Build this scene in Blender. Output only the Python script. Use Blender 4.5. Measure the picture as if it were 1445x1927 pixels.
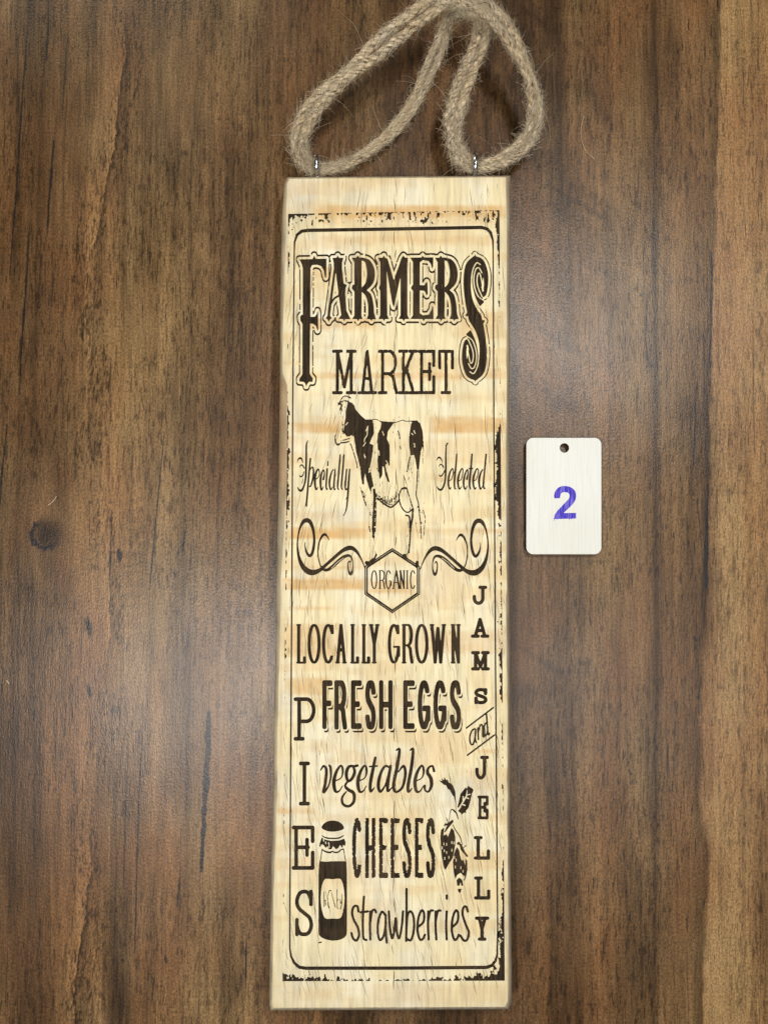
import bpy, math, random
import numpy as np

for o in list(bpy.data.objects): bpy.data.objects.remove(o, do_unlink=True)
scene = bpy.context.scene
col = scene.collection

# ---------------------------------------------------------------- camera
# Measured positions on the photograph are turned into places on the table (z = 0), the tag or the board face
# with the same hand-held phone camera that took it.
F_PX, TILT, UNIT, THICK = 1450.0, math.radians(2.6), 0.00018, 0.013
CAM_H = F_PX * UNIT + THICK
CAM_Y = -math.tan(TILT) * F_PX * UNIT
def at(px, py, z=0.0):
    u = (px - 722.5) / F_PX; v = (963.5 - py) / F_PX
    dy = math.sin(TILT) + v * math.cos(TILT); dz = -math.cos(TILT) + v * math.sin(TILT)
    t = (z - CAM_H) / dz
    return u * t, CAM_Y + dy * t, z
def at_np(px, py, z=0.0):
    u = (px - 722.5) / F_PX; v = (963.5 - py) / F_PX
    dy = math.sin(TILT) + v * math.cos(TILT); dz = -math.cos(TILT) + v * math.sin(TILT)
    t = (z - CAM_H) / dz
    return np.stack([u * t, CAM_Y + dy * t, np.zeros_like(t) + z], -1)
cam_data = bpy.data.cameras.new('camera'); cam = bpy.data.objects.new('camera', cam_data); col.objects.link(cam)
cam.location = (0, CAM_Y, CAM_H); cam.rotation_euler = (TILT, 0, 0)
cam_data.sensor_fit = 'VERTICAL'; cam_data.sensor_height = 36.0; cam_data.lens = F_PX / 1927.0 * 36.0
cam_data.clip_start = 0.005; cam_data.clip_end = 20
scene.camera = cam

# ---------------------------------------------------------------- light: a room with ceiling lamps
w = bpy.data.worlds.new('World'); scene.world = w; w.use_nodes = True
w.node_tree.nodes['Background'].inputs[0].default_value = (1.0, 0.93, 0.84, 1); w.node_tree.nodes['Background'].inputs[1].default_value = 0.03
def area(name, loc, size, power, colour, aim=(0, 0, 0), size_y=None):
    d = bpy.data.lights.new(name, 'AREA'); d.energy = power; d.color = colour; d.size = size
    if size_y: d.shape = 'RECTANGLE'; d.size_y = size_y
    o = bpy.data.objects.new(name, d); col.objects.link(o); o.location = loc
    v = [aim[k] - loc[k] for k in range(3)]
    import mathutils
    o.rotation_euler = mathutils.Vector(v).to_track_quat('-Z', 'Y').to_euler()
    return o
def over(px, py, h):   # the place at height h whose mirror image in the table top is seen at px, py
    x, y, _ = at(px, py, 0.0); k = (CAM_H + h) / CAM_H
    return (x * k, CAM_Y + (y - CAM_Y) * k, h)
area('ceiling_lamp', over(430, 1285, 0.50), 0.11, 1.75, (1.0, 0.98, 0.97))
area('ceiling_lamp', over(1010, 650, 0.50), 0.07, 1.6, (1.0, 0.97, 0.93))
area('ceiling_lamp', over(1040, 1300, 0.50), 0.10, 0.60, (0.95, 0.97, 1.0))
area('room_lamp', (-0.50, 1.05, 0.62), 0.10, 4.8, (1.0, 0.88, 0.70))
scene.view_settings.view_transform = 'Standard'; scene.view_settings.look = 'None'
scene.view_settings.exposure = 0.0; scene.view_settings.gamma = 1.0; scene.view_settings.use_curve_mapping = False
scene.render.engine = 'CYCLES'

# ---------------------------------------------------------------- helpers
def tag(o, label=None, cat=None, group=None, kind=None):
    for k, v in (('label', label), ('category', cat), ('group', group), ('kind', kind)):
        if v: o[k] = v
    return o
def link(name, me, mats=(), parent=None, smooth=False):
    o = bpy.data.objects.new(name, me); col.objects.link(o)
    for m in mats: me.materials.append(m)
    if parent: o.parent = parent
    if smooth: me.polygons.foreach_set('use_smooth', np.ones(len(me.polygons), bool))
    return o
def empty(name, loc=(0, 0, 0)):
    o = bpy.data.objects.new(name, None); col.objects.link(o); o.location = loc; o.empty_display_size = 0.01
    return o
def mesh_np(name, verts, faces_by_n, mat_index=None):
    """fast mesh from vertex array and a list of (k, n) index arrays"""
    me = bpy.data.meshes.new(name)
    verts = np.asarray(verts, np.float32); me.vertices.add(len(verts)); me.vertices.foreach_set('co', verts.ravel())
    loops = np.concatenate([f.ravel() for f in faces_by_n]) if faces_by_n else np.zeros(0, int)
    sizes = np.concatenate([np.full(len(f), f.shape[1]) for f in faces_by_n]) if faces_by_n else np.zeros(0, int)
    me.loops.add(len(loops)); me.loops.foreach_set('vertex_index', loops.astype(np.int32))
    me.polygons.add(len(sizes)); starts = np.concatenate([[0], np.cumsum(sizes)[:-1]])
    me.polygons.foreach_set('loop_start', starts.astype(np.int32)); me.polygons.foreach_set('loop_total', sizes.astype(np.int32))
    if mat_index is not None: me.polygons.foreach_set('material_index', np.asarray(mat_index, np.int32))
    me.update(calc_edges=True); me.validate()
    return me
def paint(me, rgb, name='print'):
    a = me.color_attributes.new(name, 'FLOAT_COLOR', 'POINT')
    c = np.ones((len(rgb), 4), np.float32); c[:, :3] = rgb; a.data.foreach_set('color', c.ravel())
class Mat:
    def __init__(s, name, rough=0.6, spec=0.3):
        s.m = bpy.data.materials.new(name); s.m.use_nodes = True; s.t = s.m.node_tree; s.b = s.t.nodes['Principled BSDF']
        s.b.inputs['Roughness'].default_value = rough; s.b.inputs['Specular IOR Level'].default_value = spec
        s.tc = None
    def n(s, kind, **kw):
        q = s.t.nodes.new(kind)
        for k, v in kw.items():
            if k in q.inputs: 
                if hasattr(v, 'is_output'): s.t.links.new(v, q.inputs[k])
                else: q.inputs[k].default_value = v
            else: setattr(q, k, v)
        return q
    def coords(s, scale, rot=0.0):
        if s.tc is None: s.tc = s.n('ShaderNodeTexCoord').outputs['Object']
        mp = s.n('ShaderNodeMapping'); s.t.links.new(s.tc, mp.inputs['Vector']); mp.inputs['Scale'].default_value = scale; mp.inputs['Rotation'].default_value = (0, 0, rot)
        return mp.outputs[0]
    def noise(s, scale, detail=3, rot=0.0, rough=0.5, dist=0.0):
        return s.n('ShaderNodeTexNoise', Vector=s.coords(scale, rot), Scale=1.0, Detail=detail, Roughness=rough, Distortion=dist).outputs['Fac']
    def ramp(s, fac, stops):
        r = s.n('ShaderNodeValToRGB'); s.t.links.new(fac, r.inputs[0]); e = r.color_ramp.elements
        while len(e) < len(stops): e.new(0.5)
        for q, (p, c) in zip(e, stops): q.position = p; q.color = (c, c, c, 1) if isinstance(c, (int, float)) else tuple(c) + (1,)
        return r.outputs[0]
    def mix(s, fac, a, b, mode='MIX'):
        q = s.n('ShaderNodeMix', data_type='RGBA', blend_type=mode)
        for k, v in ((0, fac), (6, a), (7, b)):
            sock = q.inputs[k]
            if hasattr(v, 'is_output'): s.t.links.new(v, sock)
            elif k == 0: sock.default_value = v
            else: sock.default_value = ((v, v, v) if isinstance(v, (int, float)) else tuple(v)) + (1,)
        return q.outputs[2]
    def math(s, op, a, b=0.0):
        q = s.n('ShaderNodeMath', operation=op)
        for k, v in ((0, a), (1, b)):
            if hasattr(v, 'is_output'): s.t.links.new(v, q.inputs[k])
            else: q.inputs[k].default_value = v
        return q.outputs[0]
    def attr(s, name='print'): return s.n('ShaderNodeAttribute', attribute_name=name).outputs['Color']
    def done(s, colour=None, bump=None, strength=0.3, dist=0.0002, rough=None):
        if colour is not None:
            if hasattr(colour, 'is_output'): s.t.links.new(colour, s.b.inputs['Base Color'])
            else: s.b.inputs['Base Color'].default_value = tuple(colour) + (1,)
        if bump is not None:
            q = s.n('ShaderNodeBump', Height=bump, Strength=strength, Distance=dist); s.t.links.new(q.outputs[0], s.b.inputs['Normal'])
        if rough is not None: s.t.links.new(rough, s.b.inputs['Roughness'])
        return s.m
# ---------------------------------------------------------------- engraved artwork as signed fields
STEP = 0.8
class Layer:
    """A window of the board face (source units: 0.18 mm) holding a signed field, positive where burnt."""
    def __init__(s, x0, y0, x1, y1, far=4.0):
        s.i0 = int(math.floor((x0 - far - 2) / STEP)); s.j0 = int(math.floor((y0 - far - 2) / STEP))
        s.nx = int(math.ceil((x1 + far + 2) / STEP)) - s.i0; s.ny = int(math.ceil((y1 + far + 2) / STEP)) - s.j0
        s.x = (s.i0 + np.arange(s.nx)) * STEP; s.y = (s.j0 + np.arange(s.ny)) * STEP
        s.far = far
        s.f = np.full((s.ny, s.nx), -far, dtype=np.float32)
    def win(s, ax, ay, bx, by, m):
        i = max(0, int((ax - m) / STEP) - s.i0); I = min(s.nx, int((bx + m) / STEP) - s.i0 + 2)
        j = max(0, int((ay - m) / STEP) - s.j0); J = min(s.ny, int((by + m) / STEP) - s.j0 + 2)
        return i, I, j, J
    def stroke(s, pts, rx=1.0, ry=None, p=2.0, cut=False):
        """pen of half-widths rx, ry dragged along pts; a third value in a point is its own pen half-width"""
        ry = rx if ry is None else ry
        g = s.f if not cut else np.full_like(s.f, -s.far)
        P = [(q[0], q[1], q[2] if len(q) > 2 else rx) for q in pts]
        for a, b in zip(P[:-1], P[1:]):
            m = max(a[2], b[2], ry) + s.far
            i, I, j, J = s.win(min(a[0], b[0]), min(a[1], b[1]), max(a[0], b[0]), max(a[1], b[1]), m)
            if I <= i or J <= j: continue
            k = rx / ry
            X = s.x[None, i:I] - a[0]; Y = (s.y[j:J, None] - a[1]) * k
            dx = b[0] - a[0]; dy = (b[1] - a[1]) * k
            L = dx * dx + dy * dy
            t = np.clip((X * dx + Y * dy) / L, 0, 1) if L > 1e-9 else 0.0
            ex = np.abs(X - t * dx); ey = np.abs(Y - t * dy)
            d = np.sqrt(ex * ex + ey * ey) if p == 2.0 else (ex ** p + ey ** p) ** (1 / p)
            r = a[2] + (b[2] - a[2]) * t
            v = (r - d) * (min(1.0, 1 / k) if k > 1 else 1.0)
            np.maximum(g[j:J, i:I], v, out=g[j:J, i:I])
        if cut: np.minimum(s.f, -g, out=s.f)
    def poly(s, pts, cut=False, grow=0.0):
        pts = [(q[0], q[1]) for q in pts]
        xs = [q[0] for q in pts]; ys = [q[1] for q in pts]
        i, I, j, J = s.win(min(xs), min(ys), max(xs), max(ys), s.far + 1)
        if I <= i or J <= j: return
        X = s.x[None, i:I]; Y = s.y[j:J, None]
        d2 = np.full((J - j, I - i), 1e9); ins = np.zeros((J - j, I - i), bool)
        for a, b in zip(pts, pts[1:] + pts[:1]):
            dx = b[0] - a[0]; dy = b[1] - a[1]; L = dx * dx + dy * dy
            if L < 1e-9: continue
            t = np.clip(((X - a[0]) * dx + (Y - a[1]) * dy) / L, 0, 1)
            d2 = np.minimum(d2, (X - a[0] - t * dx) ** 2 + (Y - a[1] - t * dy) ** 2)
            if abs(dy) > 1e-9:
                c = ((a[1] <= Y) != (b[1] <= Y)) & (X < a[0] + (Y - a[1]) * dx / dy)
                ins ^= c
        v = np.where(ins, np.sqrt(d2), -np.sqrt(d2)) + grow
        if cut: s.f[j:J, i:I] = np.minimum(s.f[j:J, i:I], -v)
        else: s.f[j:J, i:I] = np.maximum(s.f[j:J, i:I], v)
    def grids(s): return np.meshgrid(s.x, s.y)
    def wear(s, seed, amp, sx=3.0, sy=3.0, bias=0.0, mask=1.0):
        """worn print: noise eats into the burnt area"""
        n = lattice(s.x[None, :] / sx, s.y[:, None] / sy, seed)
        s.f = s.f - np.maximum(0, (n * amp - bias)) * mask

def hash2(i, j, seed):
    h = (i.astype(np.int64) * 374761393 + j.astype(np.int64) * 668265263 + seed * 144665) & 0xffffffff
    h = ((h ^ (h >> 13)) * 1274126177) & 0xffffffff
    h = (h ^ (h >> 16)) & 0xffff
    return h.astype(np.float64) / 65535.0
def lattice(u, v, seed):
    """smooth value noise, 0..1, for broadcastable u, v"""
    u, v = np.broadcast_arrays(np.asarray(u, float), np.asarray(v, float))
    i = np.floor(u); j = np.floor(v); fu = u - i; fv = v - j
    fu = fu * fu * (3 - 2 * fu); fv = fv * fv * (3 - 2 * fv)
    i = i.astype(np.int64); j = j.astype(np.int64)
    a = hash2(i, j, seed); b = hash2(i + 1, j, seed); c = hash2(i, j + 1, seed); d = hash2(i + 1, j + 1, seed)
    return (a * (1 - fu) + b * fu) * (1 - fv) + (c * (1 - fu) + d * fu) * fv
def fbm(u, v, seed, octv=4):
    t = 0; a = 0.5; n = 0
    for k in range(octv):
        t = t + a * lattice(np.asarray(u) * 2 ** k, np.asarray(v) * 2 ** k, seed + 17 * k); n += a; a *= 0.5
    return t / n

def sm(pts, n=6, closed=False):
    """Catmull-Rom through pts (2 or 3 values each)"""
    P = [tuple(map(float, q)) for q in pts]
    E = ([P[-1]] + P + [P[0], P[1]]) if closed else ([P[0]] + P + [P[-1]])
    out = []
    for k in range(len(E) - 3):
        a, b, c, d = E[k:k + 4]
        for q in range(n):
            t = q / n
            out.append(tuple(0.5 * (2 * B + (C - A) * t + (2 * A - 5 * B + 4 * C - D) * t * t + (3 * B - A - 3 * C + D) * t ** 3)
                             for A, B, C, D in zip(a, b, c, d)))
    out.append(P[0] if closed else P[-1])
    return out
def arc(cx, cy, rx, ry, a0, a1, n=18):
    return [(cx + rx * math.cos(math.radians(a0 + (a1 - a0) * k / n)), cy - ry * math.sin(math.radians(a0 + (a1 - a0) * k / n))) for k in range(n + 1)]
def zoom(ox, oy, s):
    def T(pts, rs=1.0):
        return [(ox + q[0] / s, oy + q[1] / s) + ((q[2] / s * rs,) if len(q) > 2 else ()) for q in pts]
    return T

S_PATH = sm([(.96, .2), (.78, .04), (.5, 0), (.2, .05), (.03, .22), (.14, .38), (.5, .5), (.87, .62), (.98, .8), (.8, .96), (.5, 1), (.2, .96), (.03, .79)])
GLYPH = {  # skeletons in a unit box, y down: (strokes, serif points)
 'A': ([[(0, 1), (.5, 0), (1, 1)], [(.2, .66), (.8, .66)]], [(0, 1), (1, 1)]),
 'C': ([arc(.5, .5, .5, .5, 42, 318)], []),
 'E': ([[(1, 0), (0, 0), (0, 1), (1, 1)], [(0, .49), (.72, .49)]], []),
 'F': ([[(1, 0), (0, 0), (0, 1)], [(0, .47), (.8, .47)]], [(0, 1)]),
 'G': ([arc(.5, .5, .5, .5, 42, 345), [(.56, .58), (1, .58), (1, .82)]], []),
 'H': ([[(0, 0), (0, 1)], [(1, 0), (1, 1)], [(0, .5), (1, .5)]], [(0, 0), (0, 1), (1, 0), (1, 1)]),
 'I': ([[(.5, 0), (.5, 1)]], [(.5, 0), (.5, 1)]),
 'J': ([[(.72, 0), (.72, .68)] , arc(.38, .68, .34, .32, 0, -180)], [(.72, 0)]),
 'K': ([[(0, 0), (0, 1)], [(.95, 0), (0, .6)], [(.3, .42), (1, 1)]], [(0, 0), (0, 1), (.95, 0), (1, 1)]),
 'L': ([[(0, 0), (0, 1), (1, 1)]], [(0, 0), (0, 1)]),
 'M': ([[(0, 1), (0, 0), (.5, .86), (1, 0), (1, 1)]], [(0, 0), (0, 1), (1, 0), (1, 1)]),
 'N': ([[(0, 1), (0, 0), (1, 1), (1, 0)]], [(0, 0), (0, 1), (1, 0)]),
 'O': ([arc(.5, .5, .5, .5, 0, 360, 28)], []),
 'P': ([[(0, 1), (0, 0), (.5, 0)] + arc(.5, .28, .5, .28, 90, -90) + [(0, .56)]], [(0, 0), (0, 1)]),
 'R': ([[(0, 1), (0, 0), (.5, 0)] + arc(.5, .27, .42, .27, 90, -90) + [(0, .54)], sm([(.45, .54), (.75, .62), (.86, .8), (1, 1)])], [(0, 0), (0, 1)]),
 'S': ([S_PATH], []),
 'T': ([[(0, 0), (1, 0)], [(.5, 0), (.5, 1)]], [(.5, 1)]),
 'W': ([[(0, 0), (.27, 1), (.5, .08), (.73, 1), (1, 0)]], [(0, 0), (1, 0)]),
 'Y': ([[(0, 0), (.5, .52), (1, 0)], [(.5, .52), (.5, 1)]], [(0, 0), (1, 0), (.5, 1)]),
}
def letter(L, ch, x0, y0, x1, y1, rx, ry=None, serif=0.0, sry=None, p=2.0, extra=()):
    ry = ry or rx; sry = sry or ry
    ax, ay, bx, by = x0 + rx + serif, y0 + ry, x1 - rx - serif, y1 - ry
    if ch in 'ELFPRJTGCSO' and serif: ax, bx = (x0 + rx + (serif * .8 if ch in 'ELFPR' else 0)), x1 - rx
    T = lambda q: (ax + q[0] * (bx - ax), ay + q[1] * (by - ay))
    st, sf = GLYPH[ch]
    for path in list(st) + list(extra): L.stroke([T(q) for q in path], rx, ry, p)
    if serif:
        for q in sf:
            c = T(q); L.stroke([(c[0] - serif, c[1]), (c[0] + serif, c[1])], sry if sry < rx else rx, sry, p)
TYPE_EXTRA = {  # the upright ends of typewriter arms
 'E': [[(0, 0), (-.16, 0)], [(0, 1), (-.16, 1)], [(1, 0), (1, .34)], [(1, 1), (1, .62)], [(.66, .3), (.66, .68)]],
 'L': [[(1, 1), (1, .66)]], 'S': [[(.96, .0), (.96, .3)], [(.03, .66), (.03, 1)]], 'T': [[(0, 0), (0, .4)], [(1, 0), (1, .4)]], 'J': [[(.04, .68), (.04, .58)]],
}
PIECES = []   # (name, label, Layer)
def piece(name, label, L): PIECES.append((name, label, L)); return L

def build_art():
    # ---------- FARMERS: solid spurred capitals inside a thin outline
    L = Layer(555, 450, 928, 745, far=14)
    z1 = zoom(550, 440, 6.421); z2 = zoom(730, 440, 6.425)
    L.poly(z1([(86, 308), (245, 305), (256, 285), (265, 260), (276, 285), (288, 303), (414, 300), (411, 520), (404, 535), (392, 505), (382, 440), (350, 392), (300, 374), (240, 378), (222, 415), (219, 1004), (270, 1003), (294, 975), (306, 930), (312, 960), (314, 1160), (306, 1175), (288, 1115), (255, 1088), (217, 1085), (212, 1690), (225, 1715), (252, 1748), (246, 1790), (205, 1788), (182, 1815), (170, 1848), (160, 1815), (142, 1790), (86, 1786), (86, 1752), (118, 1705), (123, 1690), (124, 1090), (98, 1045), (96, 1000), (118, 972), (128, 985), (128, 420), (118, 372)]))
    L.poly(z1([(485, 290), (535, 290), (550, 260), (565, 290), (618, 290), (603, 345), (602, 420), (622, 600), (660, 620), (645, 655), (640, 720), (655, 930), (705, 1032), (640, 1031), (628, 1057), (615, 1031), (558, 1028), (592, 980), (575, 850), (548, 640), (528, 480), (505, 440), (500, 345)]))
    L.stroke(z1([(515, 430, 13), (440, 1000, 15)]), 2); L.stroke(z1(sm([(470, 838, 11), (510, 780, 12), (570, 745, 14)])), 2)
    L.poly(z1([(405, 1020), (428, 985), (455, 985), (480, 1020), (456, 1035), (441, 1066), (426, 1035)]))
    def r_letter(T, o, s):   # R: stem, bowl, curved leg
        q = lambda pts: T([(o + a * s, b) for a, b in pts])
        L.poly(q([(-32, 290), (22, 288), (41, 260), (60, 288), (90, 285)] + sm([(90, 285), (180, 315), (235, 400), (248, 500), (225, 600), (150, 682)]) + sm([(150, 682), (205, 740), (232, 860), (240, 960), (262, 1032)]) + [(218, 1034), (206, 1058), (193, 1034), (148, 1028), (166, 980)] + sm([(166, 980), (164, 860), (140, 760), (90, 700)]) + [(86, 990), (100, 1030), (60, 1031), (44, 1058), (30, 1031), (-28, 1030), (0, 985), (0, 700), (-30, 660), (-25, 622), (0, 610), (0, 345)]))
        L.poly(q(sm([(88, 322), (128, 345), (148, 430), (150, 520), (130, 600), (88, 650)])), cut=True)
    r_letter(z1, 750, 1.0); r_letter(z2, 598, .98)
    m = lambda x: (x - 550) * 6.421
    L.poly([(z1([(a, 0)])[0][0], 440 + b / 6.423) for a, b in [(1035, 290), (1090, 288), (1106, 260), (1122, 290), (1150, 300), (m(741), 560), (m(755), 300), (m(756), 288), (m(759), 262), (m(762), 286), (m(768), 292), (m(766.5), 345), (m(766.5), 985), (m(770), 1030), (m(762), 1031), (m(759.5), 1058), (m(757), 1031), (m(750), 1030), (m(753.5), 985), (m(753.5), 520), (m(742), 860), (m(740.5), 890), (m(738), 840), (1140, 440), (1148, 985), (1168, 1030), (1122, 1031), (1108, 1058), (1096, 1031), (1040, 1030), (1062, 985), (1062, 690), (1045, 655), (1062, 610), (1062, 345)]])
    L.poly(z2([(268, 288), (402, 286), (418, 262), (436, 286), (548, 284), (545, 400), (532, 425), (520, 370), (490, 330), (420, 318), (386, 345), (384, 620), (440, 622), (468, 575), (478, 600), (480, 730), (468, 745), (440, 690), (384, 684), (384, 960), (420, 985), (490, 978), (525, 920), (535, 865), (546, 890), (550, 1032), (448, 1031), (430, 1058), (414, 1031), (270, 1030), (300, 985), (302, 690), (275, 655), (302, 612), (302, 345)]))
    for sg in (1, -1):
        q = lambda pts: z2([(1052 + sg * (a[0] - 1052), 1020 + sg * (a[1] - 1020)) + tuple(a[2:]) for a in pts])
        L.stroke(q(sm([(1050, 310, 40), (992, 395, 58), (957, 560, 46), (965, 740, 44), (1000, 890, 56), (1052, 1020, 80)])), 2)
        L.stroke(q(sm([(1050, 310, 42), (1120, 350, 44), (1172, 470, 34), (1184, 600, 26), (1165, 720, 24), (1137, 740, 20), (1108, 660, 23), (1098, 570, 24), (1106, 500, 17), (1122, 470, 10)])), 2)
        L.poly(q([(1015, 300), (1036, 285), (1051, 246), (1066, 285), (1090, 300)]))
        L.stroke(q([(950, 985, 14), (985, 920, 8)]), 2)
    d = L.f.copy()
    up = np.full_like(d, -20); dn = np.full_like(d, -20); k = int(1.6 / STEP)
    up[:-k] = d[k:]; dn[k:] = d[:-k]
    big = np.maximum(d, np.where(L.x[None, :] < 862, np.maximum(up, dn), d))
    ring = np.minimum(big + 6.4, -(d + 4.4))
    cross = np.minimum(d + 5.4, -(d + 3.3)) # keep a hair of light between letter and outline
    n = lattice(L.x[None, :] / 5, L.y[:, None] / 5, 5)
    L.f = np.maximum(d, ring - np.where(n > .84, 2.5, 0)).astype(np.float32)
    for sg in (1, -1):   # the curls of the S are wound up like a spring
        q = lambda pts: z2([(1052 + sg * (b[0] - 1052), 1020 + sg * (b[1] - 1020)) + tuple(b[2:]) for b in pts])
        L.poly(q([(1075, 350), (1030, 430), (1012, 570), (1035, 720), (1105, 880), (1160, 830), (1120, 700), (1150, 520), (1110, 400)]))
        for pts in ([(1168, 835), (1128, 905), (1070, 820), (1028, 700), (1008, 570), (1024, 440), (1068, 352), (1115, 372)], [(1150, 800), (1085, 750), (1044, 640), (1036, 530), (1060, 430), (1098, 412), (1132, 470)], [(1135, 760), (1085, 640), (1074, 550), (1090, 480), (1112, 490), (1136, 600), (1150, 690)]):
            L.stroke(q([(u, v, 6.5) for u, v in sm(pts, 5)]), 1, cut=True)
    piece('engraved_word', 'burnt word FARMERS in spurred outlined capitals', L)
    # ---------- MARKET
    L = Layer(620, 655, 858, 745)
    for ch, x0, x1 in (('M', 625, 671), ('A', 672, 709.5), ('R', 712, 749), ('K', 749, 788)):
        letter(L, ch, x0, 658, x1, 742, 3.0, 3.0, serif=7 if ch in 'MKA' else 6, sry=3.2, p=3)
    letter(L, 'E', 790, 658, 819, 742, 3.0, 3.2, p=3, extra=TYPE_EXTRA['E']); L.stroke([(788, 661), (797, 661)], 3); L.stroke([(788, 739), (797, 739)], 3)
    letter(L, 'T', 824, 658, 854, 742, 3.0, 3.2, serif=7, p=3, extra=TYPE_EXTRA['T'])
    L.wear(11, 5, 1.6, 5, 3.6); piece('engraved_word', 'burnt word MARKET in narrow slab capitals', L)
    # ---------- cow
    c = zoom(610, 730, 5.841); L = Layer(625, 740, 808, 1065)
    L.poly(c([(258, 150), (300, 160), (330, 190), (345, 235), (400, 300), (460, 352), (530, 358), (545, 430), (548, 500), (520, 560), (500, 610), (540, 628), (535, 700), (520, 800), (505, 860), (520, 960), (545, 1080), (520, 1100), (515, 1170), (500, 1120), (480, 1060), (462, 1000), (450, 935), (440, 1000), (440, 1070), (420, 1060), (405, 980), (395, 880), (375, 790), (350, 700), (340, 620), (325, 530), (290, 520), (240, 525), (215, 490), (220, 400), (235, 330), (235, 260), (250, 200)]))
    L.poly(c([(608, 360), (660, 372), (770, 378), (740, 420), (700, 480), (690, 560), (715, 620), (722, 720), (720, 860), (690, 830), (670, 850), (690, 930), (722, 1040), (695, 1025), (668, 950), (655, 870), (640, 860), (640, 960), (612, 1005), (595, 930), (585, 800), (595, 700), (580, 600), (590, 500), (620, 440), (628, 390)]))
    L.poly(c([(962, 360), (1020, 358), (1055, 390), (1080, 470), (1092, 600), (1095, 740), (1080, 640), (1062, 700), (1048, 820), (1040, 900), (1018, 895), (1000, 780), (985, 735), (950, 745), (935, 650), (930, 560), (945, 450)]))
    for pts, r in (([(460, 352), (520, 350), (570, 345), (620, 368), (700, 375), (790, 378), (860, 355), (900, 366), (1020, 362)], 5),
                   ([(120, 540), (125, 590), (150, 628), (180, 605), (230, 600), (270, 590)], 8), ([(150, 620), (165, 620)], 10), ([(185, 580), (230, 570), (280, 555)], 6), ([(250, 530), (285, 525)], 6),
                   ([(118, 530), (135, 510)], 5), ([(290, 610), (320, 700), (350, 800), (365, 880)], 6), ([(155, 190), (175, 150), (205, 100), (245, 90), (290, 105)], 6), ([(175, 165), (215, 140), (270, 150)], 7), ([(160, 180), (190, 185), (175, 240)], 8), ([(150, 165), (185, 175)], 6), ([(250, 95), (300, 120)], 4), ([(205, 165), (190, 240), (180, 320)], 3), ([(210, 400), (205, 440), (215, 510)], 3.5),
                   ([(410, 1130), (430, 1200), (460, 1290)], 7), ([(425, 1140), (455, 1230)], 5), ([(395, 1080), (415, 1150)], 3),
                   ([(500, 1370), (512, 1400)], 6), ([(495, 1520), (505, 1580)], 7), ([(525, 1540), (530, 1600)], 3),
                   ([(548, 1120), (555, 1200), (550, 1300), (545, 1400), (540, 1520), (542, 1640)], 14), ([(570, 1250), (568, 1350), (565, 1450), (560, 1580)], 6),
                   ([(545, 1130), (580, 1200), (640, 1260), (700, 1300), (740, 1310), (790, 1270), (825, 1230)], 10), ([(570, 1220), (610, 1230), (650, 1280)], 6), ([(600, 1190), (680, 1260), (740, 1285), (790, 1240)], 5),
                   ([(820, 1230), (830, 1150), (865, 1100), (905, 1100), (915, 1130), (945, 1230), (970, 1310)], 7), ([(850, 1110), (905, 1105)], 9), ([(825, 1240), (850, 1310), (890, 1360), (930, 1365), (970, 1330)], 8), ([(895, 1400), (935, 1415), (940, 1500), (945, 1600), (940, 1700), (930, 1810)], 9), ([(975, 1330), (970, 1420), (955, 1500), (945, 1580)], 11),
                   ([(940, 760), (925, 840), (910, 920)], 7), ([(870, 960), (890, 1010), (905, 1060)], 4), ([(810, 470), (825, 520), (830, 560)], 6), ([(835, 640), (840, 670)], 5),
                   ([(1025, 900), (1020, 1000), (1015, 1100), (1010, 1180), (1035, 1270), (1045, 1380), (1058, 1480), (1062, 1580), (1066, 1660)], 6), ([(1040, 910), (1035, 1040)], 3), ([(1080, 700), (1083, 830)], 3), ([(1085, 1340), (1110, 1430), (1100, 1540), (1098, 1620)], 4.5), ([(1030, 1300), (1050, 1350)], 6), ([(560, 1800), (570, 1830)], 4), ([(905, 1830), (930, 1800)], 5)):
        L.stroke(c([(a, b, r) for a, b in sm(pts, 4)]), 1)
    for k in range(26):
        x = 560 + k * 10; y = 1195 + 75 * math.sin((k / 25) * 3.1) - (k % 3) * 14
        L.stroke(c([(x, y - 22 - 9 * (k % 4), 2.2), (x + 8 - k % 5 * 3, y + 14, 4)]), 1)
    rc = random.Random(3)
    for k in range(150):
        u, v, lo = rc.choice([((548, 360, 40, 120), 0, 1), ((600, 900, 80, 220), 0, 1), ((760, 420, 60, 120), 0, 1), ((930, 900, 50, 150), 0, 1), ((500, 1250, 40, 260), 0, 1), ((560, 1350, 24, 240), 0, 1), ((935, 1560, 26, 220), 0, 1), ((1055, 1450, 40, 240), 0, 1), ((190, 200, 40, 110), 0, 1), ((200, 450, 26, 70), 0, 1), ((680, 1190, 130, 60), 0, 1)])
        x_, y_ = rc.gauss(u[0], u[2] * .6), rc.gauss(u[1], u[3] * .55); l_ = rc.uniform(5, 26)
        L.stroke(c([(x_, y_, 2.4), (x_ + rc.uniform(-5, 5), y_ + l_, 3.2)]), 1)
    for pts in ([(462, 470), (480, 420), (472, 520), (445, 560), (440, 590)], [(430, 640), (455, 600)], [(440, 730), (450, 770)], [(500, 880), (492, 930)], [(235, 410), (260, 380)], [(600, 690), (604, 740)], [(985, 470), (1000, 500)], [(960, 500), (975, 515)], [(640, 480), (655, 520)], [(680, 800), (700, 830)], [(990, 610), (995, 650)]):
        L.stroke(c([(a, b, 4.5) for a, b in pts]), 1, cut=True)
    L.wear(21, 6, 4.35, 1.6, 4.5); L.wear(22, 5, 3.2, 2.2, 4.05, mask=(L.y[:, None] > 950)); piece('engraved_cow', 'burnt picture of a standing black and white cow', L)
    # ---------- Specially Selected (thin script)
    z = zoom(540, 840, 10.32); L = Layer(556, 828, 664, 972)
    H = 12
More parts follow.
